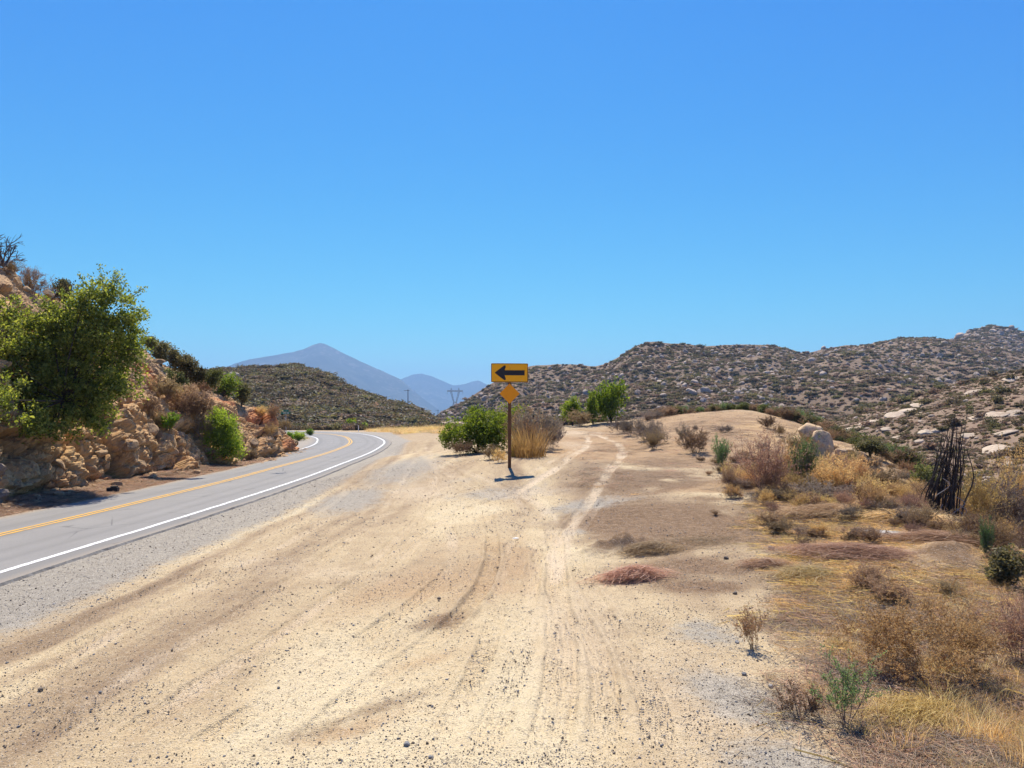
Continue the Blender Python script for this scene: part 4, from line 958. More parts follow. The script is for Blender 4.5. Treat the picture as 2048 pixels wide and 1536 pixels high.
# pylon far behind the saddle, poles, white shed
b = P(910, 818, 900); e = tag(empty('transmission_tower', b, R(12)), 'lattice steel power pylon in the gap between hills', 'pylon')
def lat(pa, pb, qa, qb, n, r=.16):
    m = MB(); pa, pb, qa, qb = map(np.array, (pa, pb, qa, qb)); t = np.linspace(0, 1, n + 1)[:, None]
    A, B = pa + (pb - pa) * t, qa + (qb - qa) * t
    m.tube(np.array([pa, pb], float), r, 4); m.tube(np.array([qa, qb], float), r, 4)
    for k in range(n): m.tube(np.array([A[k], B[k + 1]]), r * .7, 3); m.tube(np.array([B[k], A[k + 1]]), r * .7, 3)
    return m
for y in (-2.2, 2.2):
    obj('leg', lat((-5.5, y * 2, -6), (-1.6, y, 10), (5.5, y * 2, -6), (1.6, y, 10), 5, .22).mesh('leg', [M['tower']]), e)
for sx in (-1, 1):
    obj('arm', lat((sx * 1.4, 0, 10), (sx * 4.2, 0, 23), (sx * 2.6, 0, 10), (sx * 6.2, 0, 23), 6, .2).mesh('arm', [M['tower']]), e)
    obj('peak', lat((sx * 4, 0, 24.5), (sx * 5, 0, 28), (sx * 6, 0, 24.5), (sx * 5, 0, 28), 2).mesh('peak', [M['tower']]), e)
    m = MB(); m.tube([(sx * 10.4, 0, 22.6), (sx * 10.4, 0, 19.5)], .15, 5); obj('insulator', m.mesh('insulator', [M['tower']]), e)
obj('crossbeam', lat((-10.5, 0, 23), (10.5, 0, 23), (-10.5, 0, 24.5), (10.5, 0, 24.5), 12, .22).mesh('crossbeam', [M['tower']]), e)
for px, py0, H, hill_, lab in ((816, 816, 7.5, hd, 'wooden utility pole on the shoulder of the dark hill'), (876, 842, 7.0, hr, 'small utility pole at the foot of the rocky ridge')):
    c = hill_.at_px(px, py0); e = tag(empty('utility_pole', c), lab, 'utility pole', 'far utility poles')
    m = MB(); m.tube([(0, 0, -1), (0, 0, H * .6), (0, 0, H)], [.17, .15, .12], 7); obj('pole', m.mesh('pole', [M['polewood']]), e)
    m = MB(); m.box((-.5, 0, H - .5), (2.2, .12, .14)); obj('crossarm', m.mesh('crossarm', [M['polewood']]), e)
c = P(860, 851, 215); e = tag(empty('shed', (c[0], c[1], c[2] - .6), .3), 'tiny white shed far off between the hills', 'shed')
m = MB(); m.box((0, 0, .8), (1.6, 1.2, 1.7)); obj('wall', m.mesh('wall', [M['white']]), e)
m = MB(); m.prism([(-.95, 1.65), (.95, 1.65), (0, 2.05)], -.75, .75); obj('roof', m.mesh('roof', [M['white']]), e)

# ================================================================== plant prototypes of one unit height
PR = {}
def unit(kind):
    if kind in PR: return PR[kind]
    k, v = kind
    sd_ = 1000 + v * 37 + sum(map(ord, k))
    if k in ('green', 'olive', 'scrub', 'dscrub'):
        ml, L = {'green': ('bush', .085), 'olive': ('treeolive', .075), 'scrub': ('scrubgreen', .085), 'dscrub': ('scrubdark', .085)}[k]
        s, lv = crown_geo(sd_, lobes_ball(sd_, 8, .55, 1.0), 130, 22, .07, L, L * .55, (0, 0, 0), .022, .5, .35); ms = 'bark'
    elif k == 'grey': s, lv = twiggy(k, sd_, 26, 1.0, .85, 2, (6, 5, 2), .12, .4, .005, .2, 'twiggrey', 'scrubgrey', 9, .034, .5); ms, ml = 'twiggrey', 'scrubgrey'
    elif k == 'brown': s, lv = twiggy(k, sd_, 24, 1.0, .8, 2, (6, 5, 2), .13, .5, .005, .15, 'twig', 'scrubbrown', 11, .038, .55); ms, ml = 'twig', 'scrubbrown'
    elif k == 'rust': s, lv = twiggy(k, sd_, 22, 1.0, .8, 2, (6, 5, 2), .13, .6, .005, .12, 'twigred', 'rust', 9, .03, .5); ms, ml = 'twigred', 'rust'
    elif k == 'red': s, lv = twiggy(k, sd_, 26, 1.0, .85, 2, (7, 6, 2), .11, .6, .0045, .06, 'twigred', 'redstraw', 7, .026, .4); ms, ml = 'twigred', 'redstraw'
    elif k == 'broom': s, lv = twiggy(k, sd_, 26, 1.0, .45, 2, (6, 4, 2), .07, .9, .007, .12, 'greenstem', 'scrubgreen', 6, .05, .3); ms, ml = 'twig', 'greenstem'
    elif k == 'gold': s, lv = twiggy(k, sd_, 24, 1.0, .7, 2, (6, 5, 2), .11, .7, .0045, .12, 'goldtwig', 'goldbud', 8, .026, .6); ms, ml = 'goldtwig', 'goldbud'
    elif k == 'tuft':
        rng = np.random.default_rng(sd_); n = 420; a = rng.uniform(0, 6.28, n); q = np.sqrt(rng.random(n)) * .38
        B = np.c_[np.cos(a) * q, np.sin(a) * q, np.zeros(n)]; b_ = a + rng.normal(size=n) * .6
        lv = MB(); lv.blades(B, rng.uniform(.45, 1.05, n), np.c_[np.cos(b_), np.sin(b_), np.zeros(n)], q / .38 * rng.uniform(.3, 1.0, n) + .1, .014, rng, 0, 4); s = None; ms, ml = None, 'brownstraw'
    PR[kind] = (s, lv, ms, ml); return PR[kind]
MESH = {}
def unit_meshes(kind):
    if kind not in MESH:
        s, lv, ms, ml = unit(kind)
        MESH[kind] = (s.mesh('stem', [M[ms]]) if s else None, lv.mesh('foliage', [M[ml]]))
    return MESH[kind]
NAMES = {'green': 'leafy_bush', 'olive': 'tree', 'scrub': 'shrub', 'dscrub': 'shrub', 'grey': 'grey_shrub', 'brown': 'brown_shrub', 'rust': 'rust_shrub', 'red': 'dry_shrub', 'broom': 'green_shrub', 'gold': 'golden_shrub', 'tuft': 'grass_clump'}
rngP = np.random.default_rng(9)
def put(kind, v, c, W, H, label, group=None, rz=None, name=None, cat=None):
    sm, lm = unit_meshes((kind, v))
    e = empty(name or NAMES[kind], c, rngP.uniform(0, 6.28) if rz is None else rz, (W, W, H)); tag(e, label, cat or ('grass' if kind == 'tuft' else 'tree' if kind == 'olive' else 'bush' if kind == 'green' else 'shrub'), group)
    if sm: obj('stem', sm, e)
    obj('foliage', lm, e)
    return e
def gput(kind, v, px, py, Wpx, Hpx, label, group=None, Y=None, **k):
    c = hit(px, py) if Y is None else P(px, py, Y)
    if Y is not None: c[2] = ground_z(c[0], c[1])
    f = c[1] / FOC
    return put(kind, v, c - np.array([0, 0, .03]), Wpx * f * .85, Hpx * f, label, group, **k)
def bput(kind, v, px, py, Wpx, Hpx, label, group=None, dflt=30, **k):
    c = bank(px, py, dflt); f = c[1] / FOC
    return put(kind, v, c - np.array([0, 0, .05]), Wpx * f * .85, Hpx * f, label, group, **k)

# ------------------------------------------------------------------ bush and brush around the arrow sign
s, lv = crown_geo(21, [((-.75, 0, .75), (.6, .6, .55)), ((.1, .1, .95), (.75, .7, .75)), ((.75, 0, .8), (.55, .6, .65)), ((-.25, -.3, .6), (.8, .5, .5)), ((.4, -.2, .55), (.7, .5, .45)), ((-.1, .2, 1.35), (.4, .4, .35)), ((-1.15, .1, .45), (.3, .3, .3))], 420, 26, .085, .085, .05, (0, 0, 0), .03, .55, .3)
c = hit(953, 905); plant('leafy_bush', 'bright green leafy bush next to the arrow sign post', 'bush', None, c, s, lv, 'bark', 'bush', 0, 1.1)
gput('tuft', 0, 1060, 922, 95, 75, 'golden grass clump at the foot of the arrow sign', Y=25.2)
gput('tuft', 1, 1032, 920, 40, 60, 'small yellowish grass clump touching the sign post', Y=25.6)
gput('rust', 1, 925, 912, 60, 34, 'low rusty weeds under the leafy bush')
gput('rust', 2, 985, 920, 60, 34, 'low rusty weeds between bush and sign post')
gput('gold', 1, 1000, 925, 40, 30, 'straw coloured weeds left of the sign post base')
gput('grey', 1, 1075, 905, 100, 90, 'tall grey brown dry brush behind the golden grass', Y=28)
gput('brown', 1, 1045, 900, 80, 85, 'dry brown brush right behind the sign post', Y=29)
gput('grey', 2, 1098, 900, 60, 60, 'dry greyish brush edging the dirt track', Y=29.5)
gput('rust', 3, 1060, 905, 70, 70, 'rusty dry brush inside the thicket by the sign', Y=27)
gput('olive', 1, 1012, 850, 88, 70, 'round green tree crown behind the diamond marker', Y=38)
gput('olive', 4, 975, 858, 50, 48, 'low green bush joining the leafy bush from behind', Y=36)
gput('olive', 2, 1222, 866, 78, 92, 'dense round green tree at the top of the dirt track', Y=49)
gput('olive', 3, 1186, 864, 40, 60, 'small yellow green bush leaning on the dense tree', Y=48.5)
gput('olive', 5, 1145, 866, 56, 56, 'low green bush at the crest of the dirt track', Y=50)
gput('brown', 2, 1158, 866, 50, 34, 'small brown brush between the two crest bushes', Y=48)

# ------------------------------------------------------------------ brush along the dirt mound
row = [('grey', 1240, 868, 45, 34), ('grey', 1265, 872, 50, 38), ('grey', 1292, 880, 60, 44), ('grey', 1312, 890, 50, 36), ('brown', 1308, 900, 44, 40)]
for k, (kd, px, py, W, H) in enumerate(row):
    gput(kd, k % 3, px, py, W, H, ['first grey shrub of the row by the dirt track', 'second grey shrub of the row by the dirt track', 'third grey shrub of the row by the dirt track', 'fourth grey shrub of the row, nearest the bare mound', 'brown shrub at the near end of the grey row'][k], 'grey shrubs by the dirt track')
gput('grey', 0, 1372, 888, 34, 40, 'thin leafless grey shrub at the mound foot'); gput('brown', 0, 1392, 906, 60, 48, 'rounded brown shrub at the foot of the mound')
gput('grey', 2, 1447, 866, 38, 18, 'low grey shrub alone on the bare mound'); gput('grey', 1, 1391, 862, 14, 14, 'tiny grey shrub high on the bare mound')
gput('brown', 3, 1538, 858, 34, 28, 'dark brown shrub on the flank of the mound'); gput('rust', 0, 1556, 872, 34, 26, 'rusty shrub on the flank of the mound')
gput('broom', 0, 1441, 942, 52, 66, 'upright green shrub at the edge of the scraped dirt')
rng = np.random.default_rng(31)
for k in range(150):                                     # the brushy rim of the mound, from the track round to the gully
    t = k / 149; px = 1290 + 540 * t + rng.uniform(-8, 8); crest = np.interp(px, [1290, 1340, 1400, 1480, 1530, 1600, 1650, 1700, 1760], [852, 838, 829, 826, 832, 850, 868, 890, 905])
    Y = np.interp(px, [1290, 1400, 1500, 1600, 1700, 1760, 1830], [47, 50.5, 49.5, 43, 35, 32, 28]) + rng.uniform(-1.5, 3.5)
    kd = ('brown', 'dscrub', 'broom', 'scrub', 'rust', 'scrub', 'brown')[k % 7] if px > 1340 else ('grey', 'brown')[k % 2]
    X = (px - CX) / FOC * Y; c = np.array([X, Y, ground_z(X, Y) - .05]); Hm = rng.uniform(.5, 1.0) * (1.0 if px > 1560 else .8)
    put(kd, k % 4, c, Hm * rng.uniform(1.0, 1.6), Hm, {'rust': 'rusty', 'brown': 'brown', 'dscrub': 'dark olive', 'broom': 'upright green', 'scrub': 'olive green', 'grey': 'grey'}[kd] + ' scrub shrub on the mound rim ' + ('next to the dirt track' if px < 1360 else 'at the very crest' if px < 1480 else 'behind the big boulder' if px < 1620 else 'sloping to the gully' if px < 1700 else 'at the gully end'), 'scrub along the mound rim')

# ------------------------------------------------------------------ dry shrubs on the verge
V_ = [('red', 0, 1528, 988, 130, 116, 'large reddish dry shrub fanning up by the scraped dirt'), ('broom', 1, 1606, 985, 86, 112, 'green topped shrub beside the large reddish one'), ('gold', 0, 1585, 965, 80, 84, 'golden dry shrub between reddish shrub and boulder'),
      ('gold', 2, 1660, 990, 100, 80, 'golden weeds below the big boulder'), ('gold', 1, 1715, 985, 80, 80, 'golden weeds on the slope before the burnt stems'), ('red', 1, 1675, 960, 70, 60, 'reddish twiggy shrub in front of the small boulder'),
      ('brown', 2, 1775, 985, 66, 52, 'dark rounded shrub with pale tips on the slope'), ('gold', 3, 1745, 1010, 80, 60, 'golden weeds beside the pale concrete slab'), ('grey', 0, 1640, 1005, 90, 46, 'grey matted dry brush on the verge'),
      ('grey', 1, 1560, 1000, 60, 30, 'low grey twigs at the foot of the reddish shrub'), ('grey', 2, 1480, 975, 60, 26, 'grey dead twigs at the edge of the scraped dirt'), ('red', 2, 1545, 1032, 44, 32, 'small dark reddish weed on bare dirt'),
      ('gold', 0, 1955, 1068, 110, 150, 'tall golden grey weeds beside the burnt stems'), ('grey', 0, 2005, 1075, 120, 130, 'grey tangled brush at the gully edge'), ('gold', 2, 2045, 1070, 90, 170, 'tall pale weeds on the far gully edge'), ('scrub', 0, 1850, 985, 70, 60, 'bushy green shrub with pale tips behind the burnt stems'),
      ('dscrub', 1, 2010, 1175, 110, 80, 'dark green shrub sunk in the hollow of the verge'), ('broom', 2, 1975, 1125, 40, 90, 'slim green weed at the lip of the hollow'), ('red', 3, 2040, 1330, 150, 150, 'reddish brown twiggy shrub at the edge of the straw'),
      ('rust', 2, 1650, 890, 40, 36, 'rusty shrub in front of the big boulder'), ('brown', 1, 1590, 915, 60, 50, 'brown twiggy shrub to the near side of the boulder'), ('gold', 3, 1820, 1015, 60, 40, 'low golden weeds at the foot of the burnt stems'), ('grey', 2, 1800, 1040, 80, 30, 'grey dead brush lying behind the slab'),
      ('dscrub', 2, 1740, 915, 70, 36, 'olive shrub on the slope right of the boulder'), ('rust', 1, 1770, 925, 50, 30, 'orange tinged shrub on the gully slope'), ('scrub', 3, 1808, 932, 60, 34, 'green shrub low on the gully slope'), ('rust', 0, 1815, 945, 44, 26, 'small rusty shrub low on the gully slope'), ('brown', 3, 1705, 925, 44, 26, 'small brown shrub beside the round boulder')]
for q in V_: gput(*q)
rng = np.random.default_rng(57)
for k in range(95):
    px = rng.uniform(1450, 2060); py = np.interp(px, [1450, 1560, 1700, 1860, 2060], [955, 950, 940, 985, 1075]) + rng.uniform(-6, 78) * (1 if px > 1530 else .35)
    c = hit(px, py)
    if c[1] > 27: continue
    kd = ('gold', 'red', 'gold', 'red', 'gold', 'rust', 'gold')[rng.integers(0, 7)]; H = rng.uniform(.22, .62)
    put(kd, k % 4, c - np.array([0, 0, .02]), H * rng.uniform(.9, 1.6), H, {'gold': 'golden', 'red': 'reddish', 'grey': 'grey', 'brown': 'brown', 'rust': 'rusty', 'broom': 'greenish'}[kd] + ' low weed on the verge ' + ('by the upright green shrub' if px < 1520 else 'around the large reddish shrub' if px < 1640 else 'below the boulders' if px < 1760 else 'near the burnt stems' if px < 1930 else 'at the gully edge') + (', nearer the slab' if py > 1000 else ', up the slope'), 'low weeds on the verge')

# thin dry weeds that fill the verge: a few as things, the mass as one object
WM = []
for k, (kd, px, py, lab) in enumerate([('gold', 1620, 1010, 'thin golden weed among reddish stalks on the verge'), ('red', 1735, 1030, 'thin reddish weed just behind the concrete slab'), ('grey', 1690, 1000, 'thin grey weed under the golden weeds'), ('brown', 1830, 1062, 'thin brown weed between slab and burnt stems')]):
    s0, lv0, ms0, ml0 = unit((kd, 1)); WM.append(tag(obj('dry_weed', one_mesh('dry_weed', s0, lv0, ms0, ml0), None, hit(px, py), k, .35), lab, 'weed', 'thin dry weeds'))
rng = np.random.default_rng(59); n = 5200; yy = rng.uniform(8.5, 27, n); xx = rng.uniform(2, 15, n); edge = 2.26 + (yy - 5.75) * .29
k = (xx > edge + rng.normal(size=n) * .5) & (xx < edge + 9) & (rng.random(n) < .22 * (.15 + .85 * sstep(-.1, .5, fbm(xx * .6, yy * .6, octv=3, seed=49)))); xx, yy = xx[k], yy[k]; n = len(xx); H = rng.uniform(.10, .36, n)
weeds_args = (np.c_[xx, yy, ground_z(xx, yy) - .01], np.c_[np.zeros((n, 2)), rng.uniform(0, 6.28, n)], np.c_[H * 1.5, H * 1.5, H], rng.choice(4, n, p=[.62, .23, .08, .07]))
scatter('dry_weeds', WM, *weeds_args, 'thin dry weeds filling the verge')
# burnt stand of stems
c = hit(1886, 1046); e = tag(empty('burnt_shrub', c), 'tall stand of blackened burnt stems on the verge', 'burnt shrub')
rng = np.random.default_rng(12)
for k in range(46):
    a = rng.uniform(0, 6.28); q = math.sqrt(rng.random()); b0 = np.array([q * math.cos(a) * .36, q * math.sin(a) * .28, -.05])
    H = rng.uniform(1.2, 2.0) if k > 6 else rng.uniform(2.1, 2.5)
    tx = .42 * q * math.cos(a) * .6 + .2 * (H / 1.7) + rng.normal() * .05; ty = q * math.sin(a) * .16 + rng.normal() * .05
    pts = np.array([b0, b0 + np.array([-.03 + rng.normal() * .07, rng.normal() * .05, H * .3]), np.array([b0[0] * .5 + tx * .5 + rng.normal() * .08, b0[1] * .5 + ty * .5 + rng.normal() * .05, H * .62]), np.array([tx, ty, H])])
    pts = catmull(pts, .12); m = MB(); m.tube(pts, np.linspace(.019, .006, len(pts)) * rng.uniform(.7, 1.3), 5)
    for _ in range(rng.integers(3, 9)):
        i_ = rng.integers(len(pts) // 4, len(pts) - 1); d = rng.normal(size=3) * .13; d[2] = abs(d[2]) + .1
        m.tube(np.array([pts[i_], pts[i_] + d * .6 + rng.normal(size=3) * .02, pts[i_] + d * 1.5]), [.006, .004, .002], 3)
    obj('stem', m.mesh('stem', [M['burnt']]), e)
for k in range(5):
    p0 = np.array([rng.uniform(-.25, .3), -.32, rng.uniform(.3, 1.2)]); m = MB(); m.tube(catmull([p0, p0 + np.array([rng.normal() * .1, -.03, -.15]), p0 + np.array([rng.normal() * .15, 0, -.4])], .06), .009, 4); obj('bare_twig', m.mesh('bare_twig', [M['twiggrey']]), e)

# boulders on the verge
def boulder(px, py, Wpx, Hpx, seed, label, Y=None, tilt=(0, 0), flat=(1, .9, 1), cuts=8, group='boulders on the verge', rz=0, mat='granite'):
    c = hit(px, py) if Y is None else P(px, py, Y); f = c[1] / FOC / 2
    me = rock_mesh('boulder', seed, M[mat], sub=4, flat=flat, cuts=cuts + 5, rounded=.12, rough=.10)
    o = obj('boulder', me, None, c + np.array([0, 0, Hpx * f * .72]), rz, (Wpx * f, Wpx * f * .9, Hpx * f)); o.rotation_euler[0], o.rotation_euler[1] = tilt
    return tag(o, label, 'boulder', group)
boulder(1640, 922, 62, 72, 301, 'lower part of the big pale boulder at the mound edge', tilt=(.05, .25), flat=(1.0, .9, 1.0))
boulder(1622, 889, 56, 52, 302, 'light cap stone split from the big boulder', Y=25.3, tilt=(.0, .3), flat=(1.0, .9, .95))
boulder(1684, 918, 34, 32, 303, 'round boulder right beside the big pale one'); boulder(1722, 918, 30, 20, 304, 'low boulder sunk in golden weeds'); boulder(1700, 906, 20, 14, 305, 'small grey stone between the round boulders')
c = hit(1752, 1074); V, F = rock_geo(310, 3, (1, 1, 1), 10, .03, .1); V[:, 2] = np.clip(V[:, 2], -.6, .35)
tag(obj('concrete_slab', mesh_np('concrete_slab', V, F, [M['concrete']]), None, c + np.array([0, .1, .03]), -.15, (.56, .26, .16)), 'flat pale concrete slab lying on the dry verge', 'slab')
c = hit(1655, 1066); V, F = rock_geo(311, 2, (1, .6, .3), 8, .05, .2); tag(obj('concrete_chunk', mesh_np('concrete_chunk', V, F, [M['concrete']]), None, c + np.array([0, 0, .0]), .2, .13), 'small white chunk next to the concrete slab', 'chunk')

# single stones in the dirt; the loose gravel below repeats them
st = []
for k, (px, py, w_, mt, lab) in enumerate([(1549, 1068, 17, 'pebble', 'dark stone lying above another on scraped dirt'), (1541, 1099, 17, 'pebble', 'dark stone with a pale face on scraped dirt'), (1452, 1118, 13, 'pebble', 'brown clod on the scraped dirt'), (813, 1491, 17, 'gravel', 'grey blue stone at the near edge of the sand'),
                                             (862, 1516, 12, 'gravel', 'grey stone beside the grey blue stone'), (1675, 1297, 12, 'pebble', 'dark brown stone above the green stemmed plant'), (1474, 1286, 12, 'gravel', 'pale stone near the small rusty weed'), (1542, 1375, 13, 'gravel', 'whitish stone on the grey gravel edge'), (878, 1198, 9, 'pebble', 'single dark stone in the middle of the sand'),
                                             (1488, 1350, 12, 'gravel', 'grey stone on the gravel below the rusty weed'), (1470, 1188, 11, 'pebble', 'dark clod at the edge of the dark soil'), (82, 1380, 12, 'pebble', 'dark flat stone on the sand near the road')]):
    c = hit(px, py); r_ = w_ / FOC * c[1] / 2; V, F = rock_geo(320 + k, 2, (1, .85, .62), 8, .08, .5)
    st.append(tag(obj('stone', mesh_np('stone', V, F, [M[mt]], smooth=True), None, c + np.array([0, 0, r_ * .35]), k * .7, r_), lab, 'stone', 'single stones on the dirt'))
c = hit(1031, 1078); V, F = rock_geo(340, 2, (1, .5, .16), 6, .1, .2); tag(obj('litter', mesh_np('litter', V, F, [M['white']]), None, c + np.array([0, 0, .015]), .1, .07), 'scrap of white litter in the middle of the sand', 'litter')
c = hit(226, 985); m = MB(); m.box((0, 0, .09), (.34, .2, .16), 0, .2); m.box((.03, .02, .19), (.2, .14, .05), 0, .25); tag(obj('debris_block', m.mesh('debris_block', [M['tyre']]), None, c), 'small black block lying at the far pavement edge', 'debris')
c = hit(262, 950); m = MB(); m.tube(catmull([(-.5, .05, .25), (-.15, 0, .05), (.25, -.05, .12), (.5, 0, .16)], .06), [.10] * 3 + [.16] * 20 if False else .10, 9); tag(obj('burnt_log', m.mesh('burnt_log', [M['burnt']]), None, c + np.array([0, -.1, .05])), 'blackened log lying at the foot of the bank', 'log')

# ================================================================== plants on the cut bank
def blobs(spec, dflt, pull=.8):
    out = []
    for px, py, rx, ry in spec:
        h = chit(px, py); Y = min(h[1] if h is not None else dflt, dflt + .6) - pull; f = Y / FOC
        out.append((P(px, py, Y), (rx * f, rx * f * .8, ry * f)))
    return out
foot = bank(98, 868)
ob = blobs([(55, 700, 75, 70), (150, 725, 75, 85), (212, 640, 62, 70), (228, 705, 58, 62), (145, 800, 62, 52), (180, 835, 42, 34), (38, 770, 55, 55), (208, 585, 36, 36), (105, 655, 70, 50), (252, 640, 30, 44), (15, 640, 45, 44), (200, 770, 50, 45), (80, 800, 55, 60), (262, 700, 28, 60), (168, 600, 30, 26), (110, 850, 50, 30), (120, 750, 60, 60), (170, 680, 60, 60), (60, 850, 45, 35), (240, 770, 35, 35), (175, 640, 60, 62), (130, 650, 62, 55), (262, 685, 34, 52), (20, 710, 50, 60), (85, 720, 60, 60), (15, 800, 40, 50), (190, 800, 45, 45)], 24.5, 1.5)
ob = [(c - foot, r) for c, r in ob]
s, lv = crown_geo(50, ob, 1200, 40, .12, .11, .065, (0, 0, -.1), .034, .35, .25, frac=.3, trunk=P(128, 800, foot[1] - .2) - foot)
rng = np.random.default_rng(4)                          # loose sprays that break the outline
C = []
for px, py, a, L in [(205, 560, 95, .5), (190, 575, 120, .5), (175, 590, 150, .45), (225, 575, 60, .5), (255, 600, 40, .55), (268, 590, 30, .5), (272, 640, 15, .4), (270, 625, 5, .45), (165, 560, 130, .3), (240, 590, 50, .5), (230, 560, 80, .35), (262, 660, -10, .4), (280, 700, 0, .3)]:
    b0 = P(px, py, 23.2) - foot; e0 = b0 + np.array([math.cos(R(a)) * L, rng.normal() * .15, math.sin(R(a)) * L]); s.tube(np.array([b0 - (e0 - b0) * 1.0, b0, e0]), [.015, .01, .003], 3)
    t = rng.uniform(-.6, 1.05, 46)[:, None]; C.append(b0 + (e0 - b0) * t + rng.normal(size=(46, 3)) * .055)
lv.leaves(np.concatenate(C), .085, .05, rng, .3)
plant('oak_tree', 'dense scrub oak leaning out from the rocky bank', 'tree', None, foot, s, lv, 'bark', 'oak', parts=('trunk', 'crown'))

c = bank(448, 916); f = c[1] / FOC
s, lv = crown_geo(51, [((0, -.2, .9), (.85, .7, .9)), ((-.35, -.2, 1.5), (.55, .5, .7)), ((.25, -.2, 1.4), (.65, .5, .8)), ((.45, -.2, .45), (.6, .5, .45)), ((-.3, 0, 2.2), (.3, .3, .5)), ((.1, -.3, 1.9), (.5, .5, .5))], 420, 24, .12, .10, .055, (0, 0, 0), .04, .5, .3)
plant('leafy_bush', 'rounded green bush hanging on the far end of the bank', 'bush', None, c, s, lv, 'bark', 'bush')
s, lv = twiggy('x', 52, 14, .8, .7, 1, (5, 3), .1, .6, .01, .08, 'twig', 'neon', 16, .09, .5, minlvl=0)
plant('bright_shrub', 'small vivid lime green shrub on the rocky bank', 'shrub', None, bank(338, 862), s, lv, 'twig', 'neon', sc=1.1)
Bk = [('brown', 0, 372, 830, 70, 62, 'pale brown dry brush above the lime green shrub'), ('brown', 1, 330, 800, 60, 50, 'dry brush on the upper bank near the oak'), ('grey', 0, 405, 880, 70, 60, 'dry grey brown brush to the side of the round green bush'), ('brown', 2, 395, 840, 70, 60, 'bushy brown brush uphill of the round green bush'),
      ('rust', 1, 300, 830, 50, 44, 'rusty weeds in the rock beside the oak'), ('scrub', 1, 355, 775, 54, 40, 'olive shrub on the rim above the dry brush'), ('dscrub', 0, 322, 730, 60, 50, 'dark shrub on the rim next to the oak'), ('dscrub', 1, 350, 740, 50, 44, 'second dark shrub on the rim past the oak'), ('dscrub', 2, 372, 755, 54, 46, 'third dark shrub along the bank rim'),
      ('dscrub', 3, 392, 765, 50, 44, 'fourth dark shrub along the bank rim'), ('olive', 1, 445, 792, 74, 46, 'low bright green shrub on the rim above red soil'), ('brown', 3, 412, 790, 46, 40, 'brown shrub on the rim left of the red soil'), ('dscrub', 0, 483, 812, 46, 48, 'dark olive shrub at the end of the green rim'), ('scrub', 2, 430, 775, 40, 44, 'loose green shrub poking above the rim'),
      ('rust', 2, 547, 840, 34, 36, 'round rusty brown shrub on the tip of the bank'), ('rust', 3, 570, 860, 30, 26, 'small rusty shrub near the tip of the bank'), ('gold', 1, 520, 832, 50, 22, 'dry golden grass along the bank top'), ('gold', 2, 540, 870, 40, 24, 'dry golden weeds on the rock near the bank tip'), ('brown', 0, 430, 845, 40, 44, 'brown brush just over the round green bush'),
      ('rust', 0, 70, 590, 70, 44, 'rust red brush on the rim above the oak'), ('rust', 1, 110, 612, 60, 46, 'second rust red brush on the rim above the oak'), ('dscrub', 2, 132, 608, 50, 50, 'dark leafed shrub between rust brush and oak'), ('rust', 3, 20, 545, 60, 30, 'rust brown brush on the topmost rock'), ('grey', 1, 62, 570, 40, 40, 'thin grey twigs on the rim near the dead branches'),
      ('scrub', 3, 300, 700, 40, 30, 'green shrub peeping out beside the oak crown'), ('gold', 0, 365, 800, 44, 30, 'yellowish weeds in the middle of the bank'), ('brown', 2, 320, 850, 40, 30, 'small brown brush below the rusty weeds'), ('brown', 1, 500, 920, 40, 26, 'low brown weeds in front of the round green bush')]
for q in Bk: bput(*q)
for px, py, Y, W, H, v, lab in ((597, 864, 72, 36, 20, 1, 'green weedy shrub at the end of the bank'), (620, 862, 88, 22, 14, 2, 'smaller green shrub at the inside of the far bend'), (700, 863, 118, 32, 24, 3, 'green shrub under the far arrow sign'), (728, 863, 118, 26, 16, 0, 'low green shrub to the side of the far arrow sign'), (580, 866, 70, 20, 22, 2, 'yellow green shrub below the street name sign')):
    gput('green', v, px, py, W, H, lab, Y=Y)
# bare dead branches on the very top
c = bank(5, 532, 25); br = branch_set(np.random.default_rng(15), 9, 1.5, 1.5, 2, (5, 4), .22, .25, .03, .1, (.5, 0)); m = MB()
for pts, a, b, l in br: m.tube(pts, np.linspace(a, b, len(pts)), 4)
e = tag(empty('dead_branches', c), 'bare dead branches against the sky on the topmost rock', 'dead shrub'); obj('branch', m.mesh('branch', [M['deadwood']]), e)

# ================================================================== foreground plants
s, lv = twiggy('x', 61, 34, .9, 1.5, 2, (8, 6), .2, .35, .0032, .16, 'goldtwig', 'goldbud', 12, .02, .55, k=3)
plant('golden_bush', 'large golden brown weed bush over the dry straw', 'shrub', None, hit(1845, 1345), s, lv, 'goldtwig', 'goldbud', 0, (1.05, 1.05, .92))
s, lv = twiggy('x', 62, 8, .58, .8, 2, (6, 4), .09, .6, .004, .04, 'twig', 'greenstem', 9, .024, .3, k=4)
plant('green_stemmed_plant', 'open green plant with dark stems at the straw edge', 'plant', None, hit(1690, 1452), s, lv, 'twigred', 'greenstem')
s, lv = twiggy('x', 63, 10, .42, .7, 2, (5, 4), .12, .7, .004, .05, 'goldtwig', 'rust', 5, .018, .6)
plant('rusty_weed', 'small rusty weed standing at the gravel edge', 'plant', None, hit(1508, 1300), s, lv, 'goldtwig', 'rust')
s, lv = twiggy('x', 64, 12, .3, 1.0, 2, (5, 4), .12, .6, .003, .06, 'goldtwig', 'rust', 5, .016, .6)
plant('rusty_weed', 'low brown weed left of the green stemmed plant', 'plant', None, hit(1600, 1440), s, lv, 'twig', 'rust')
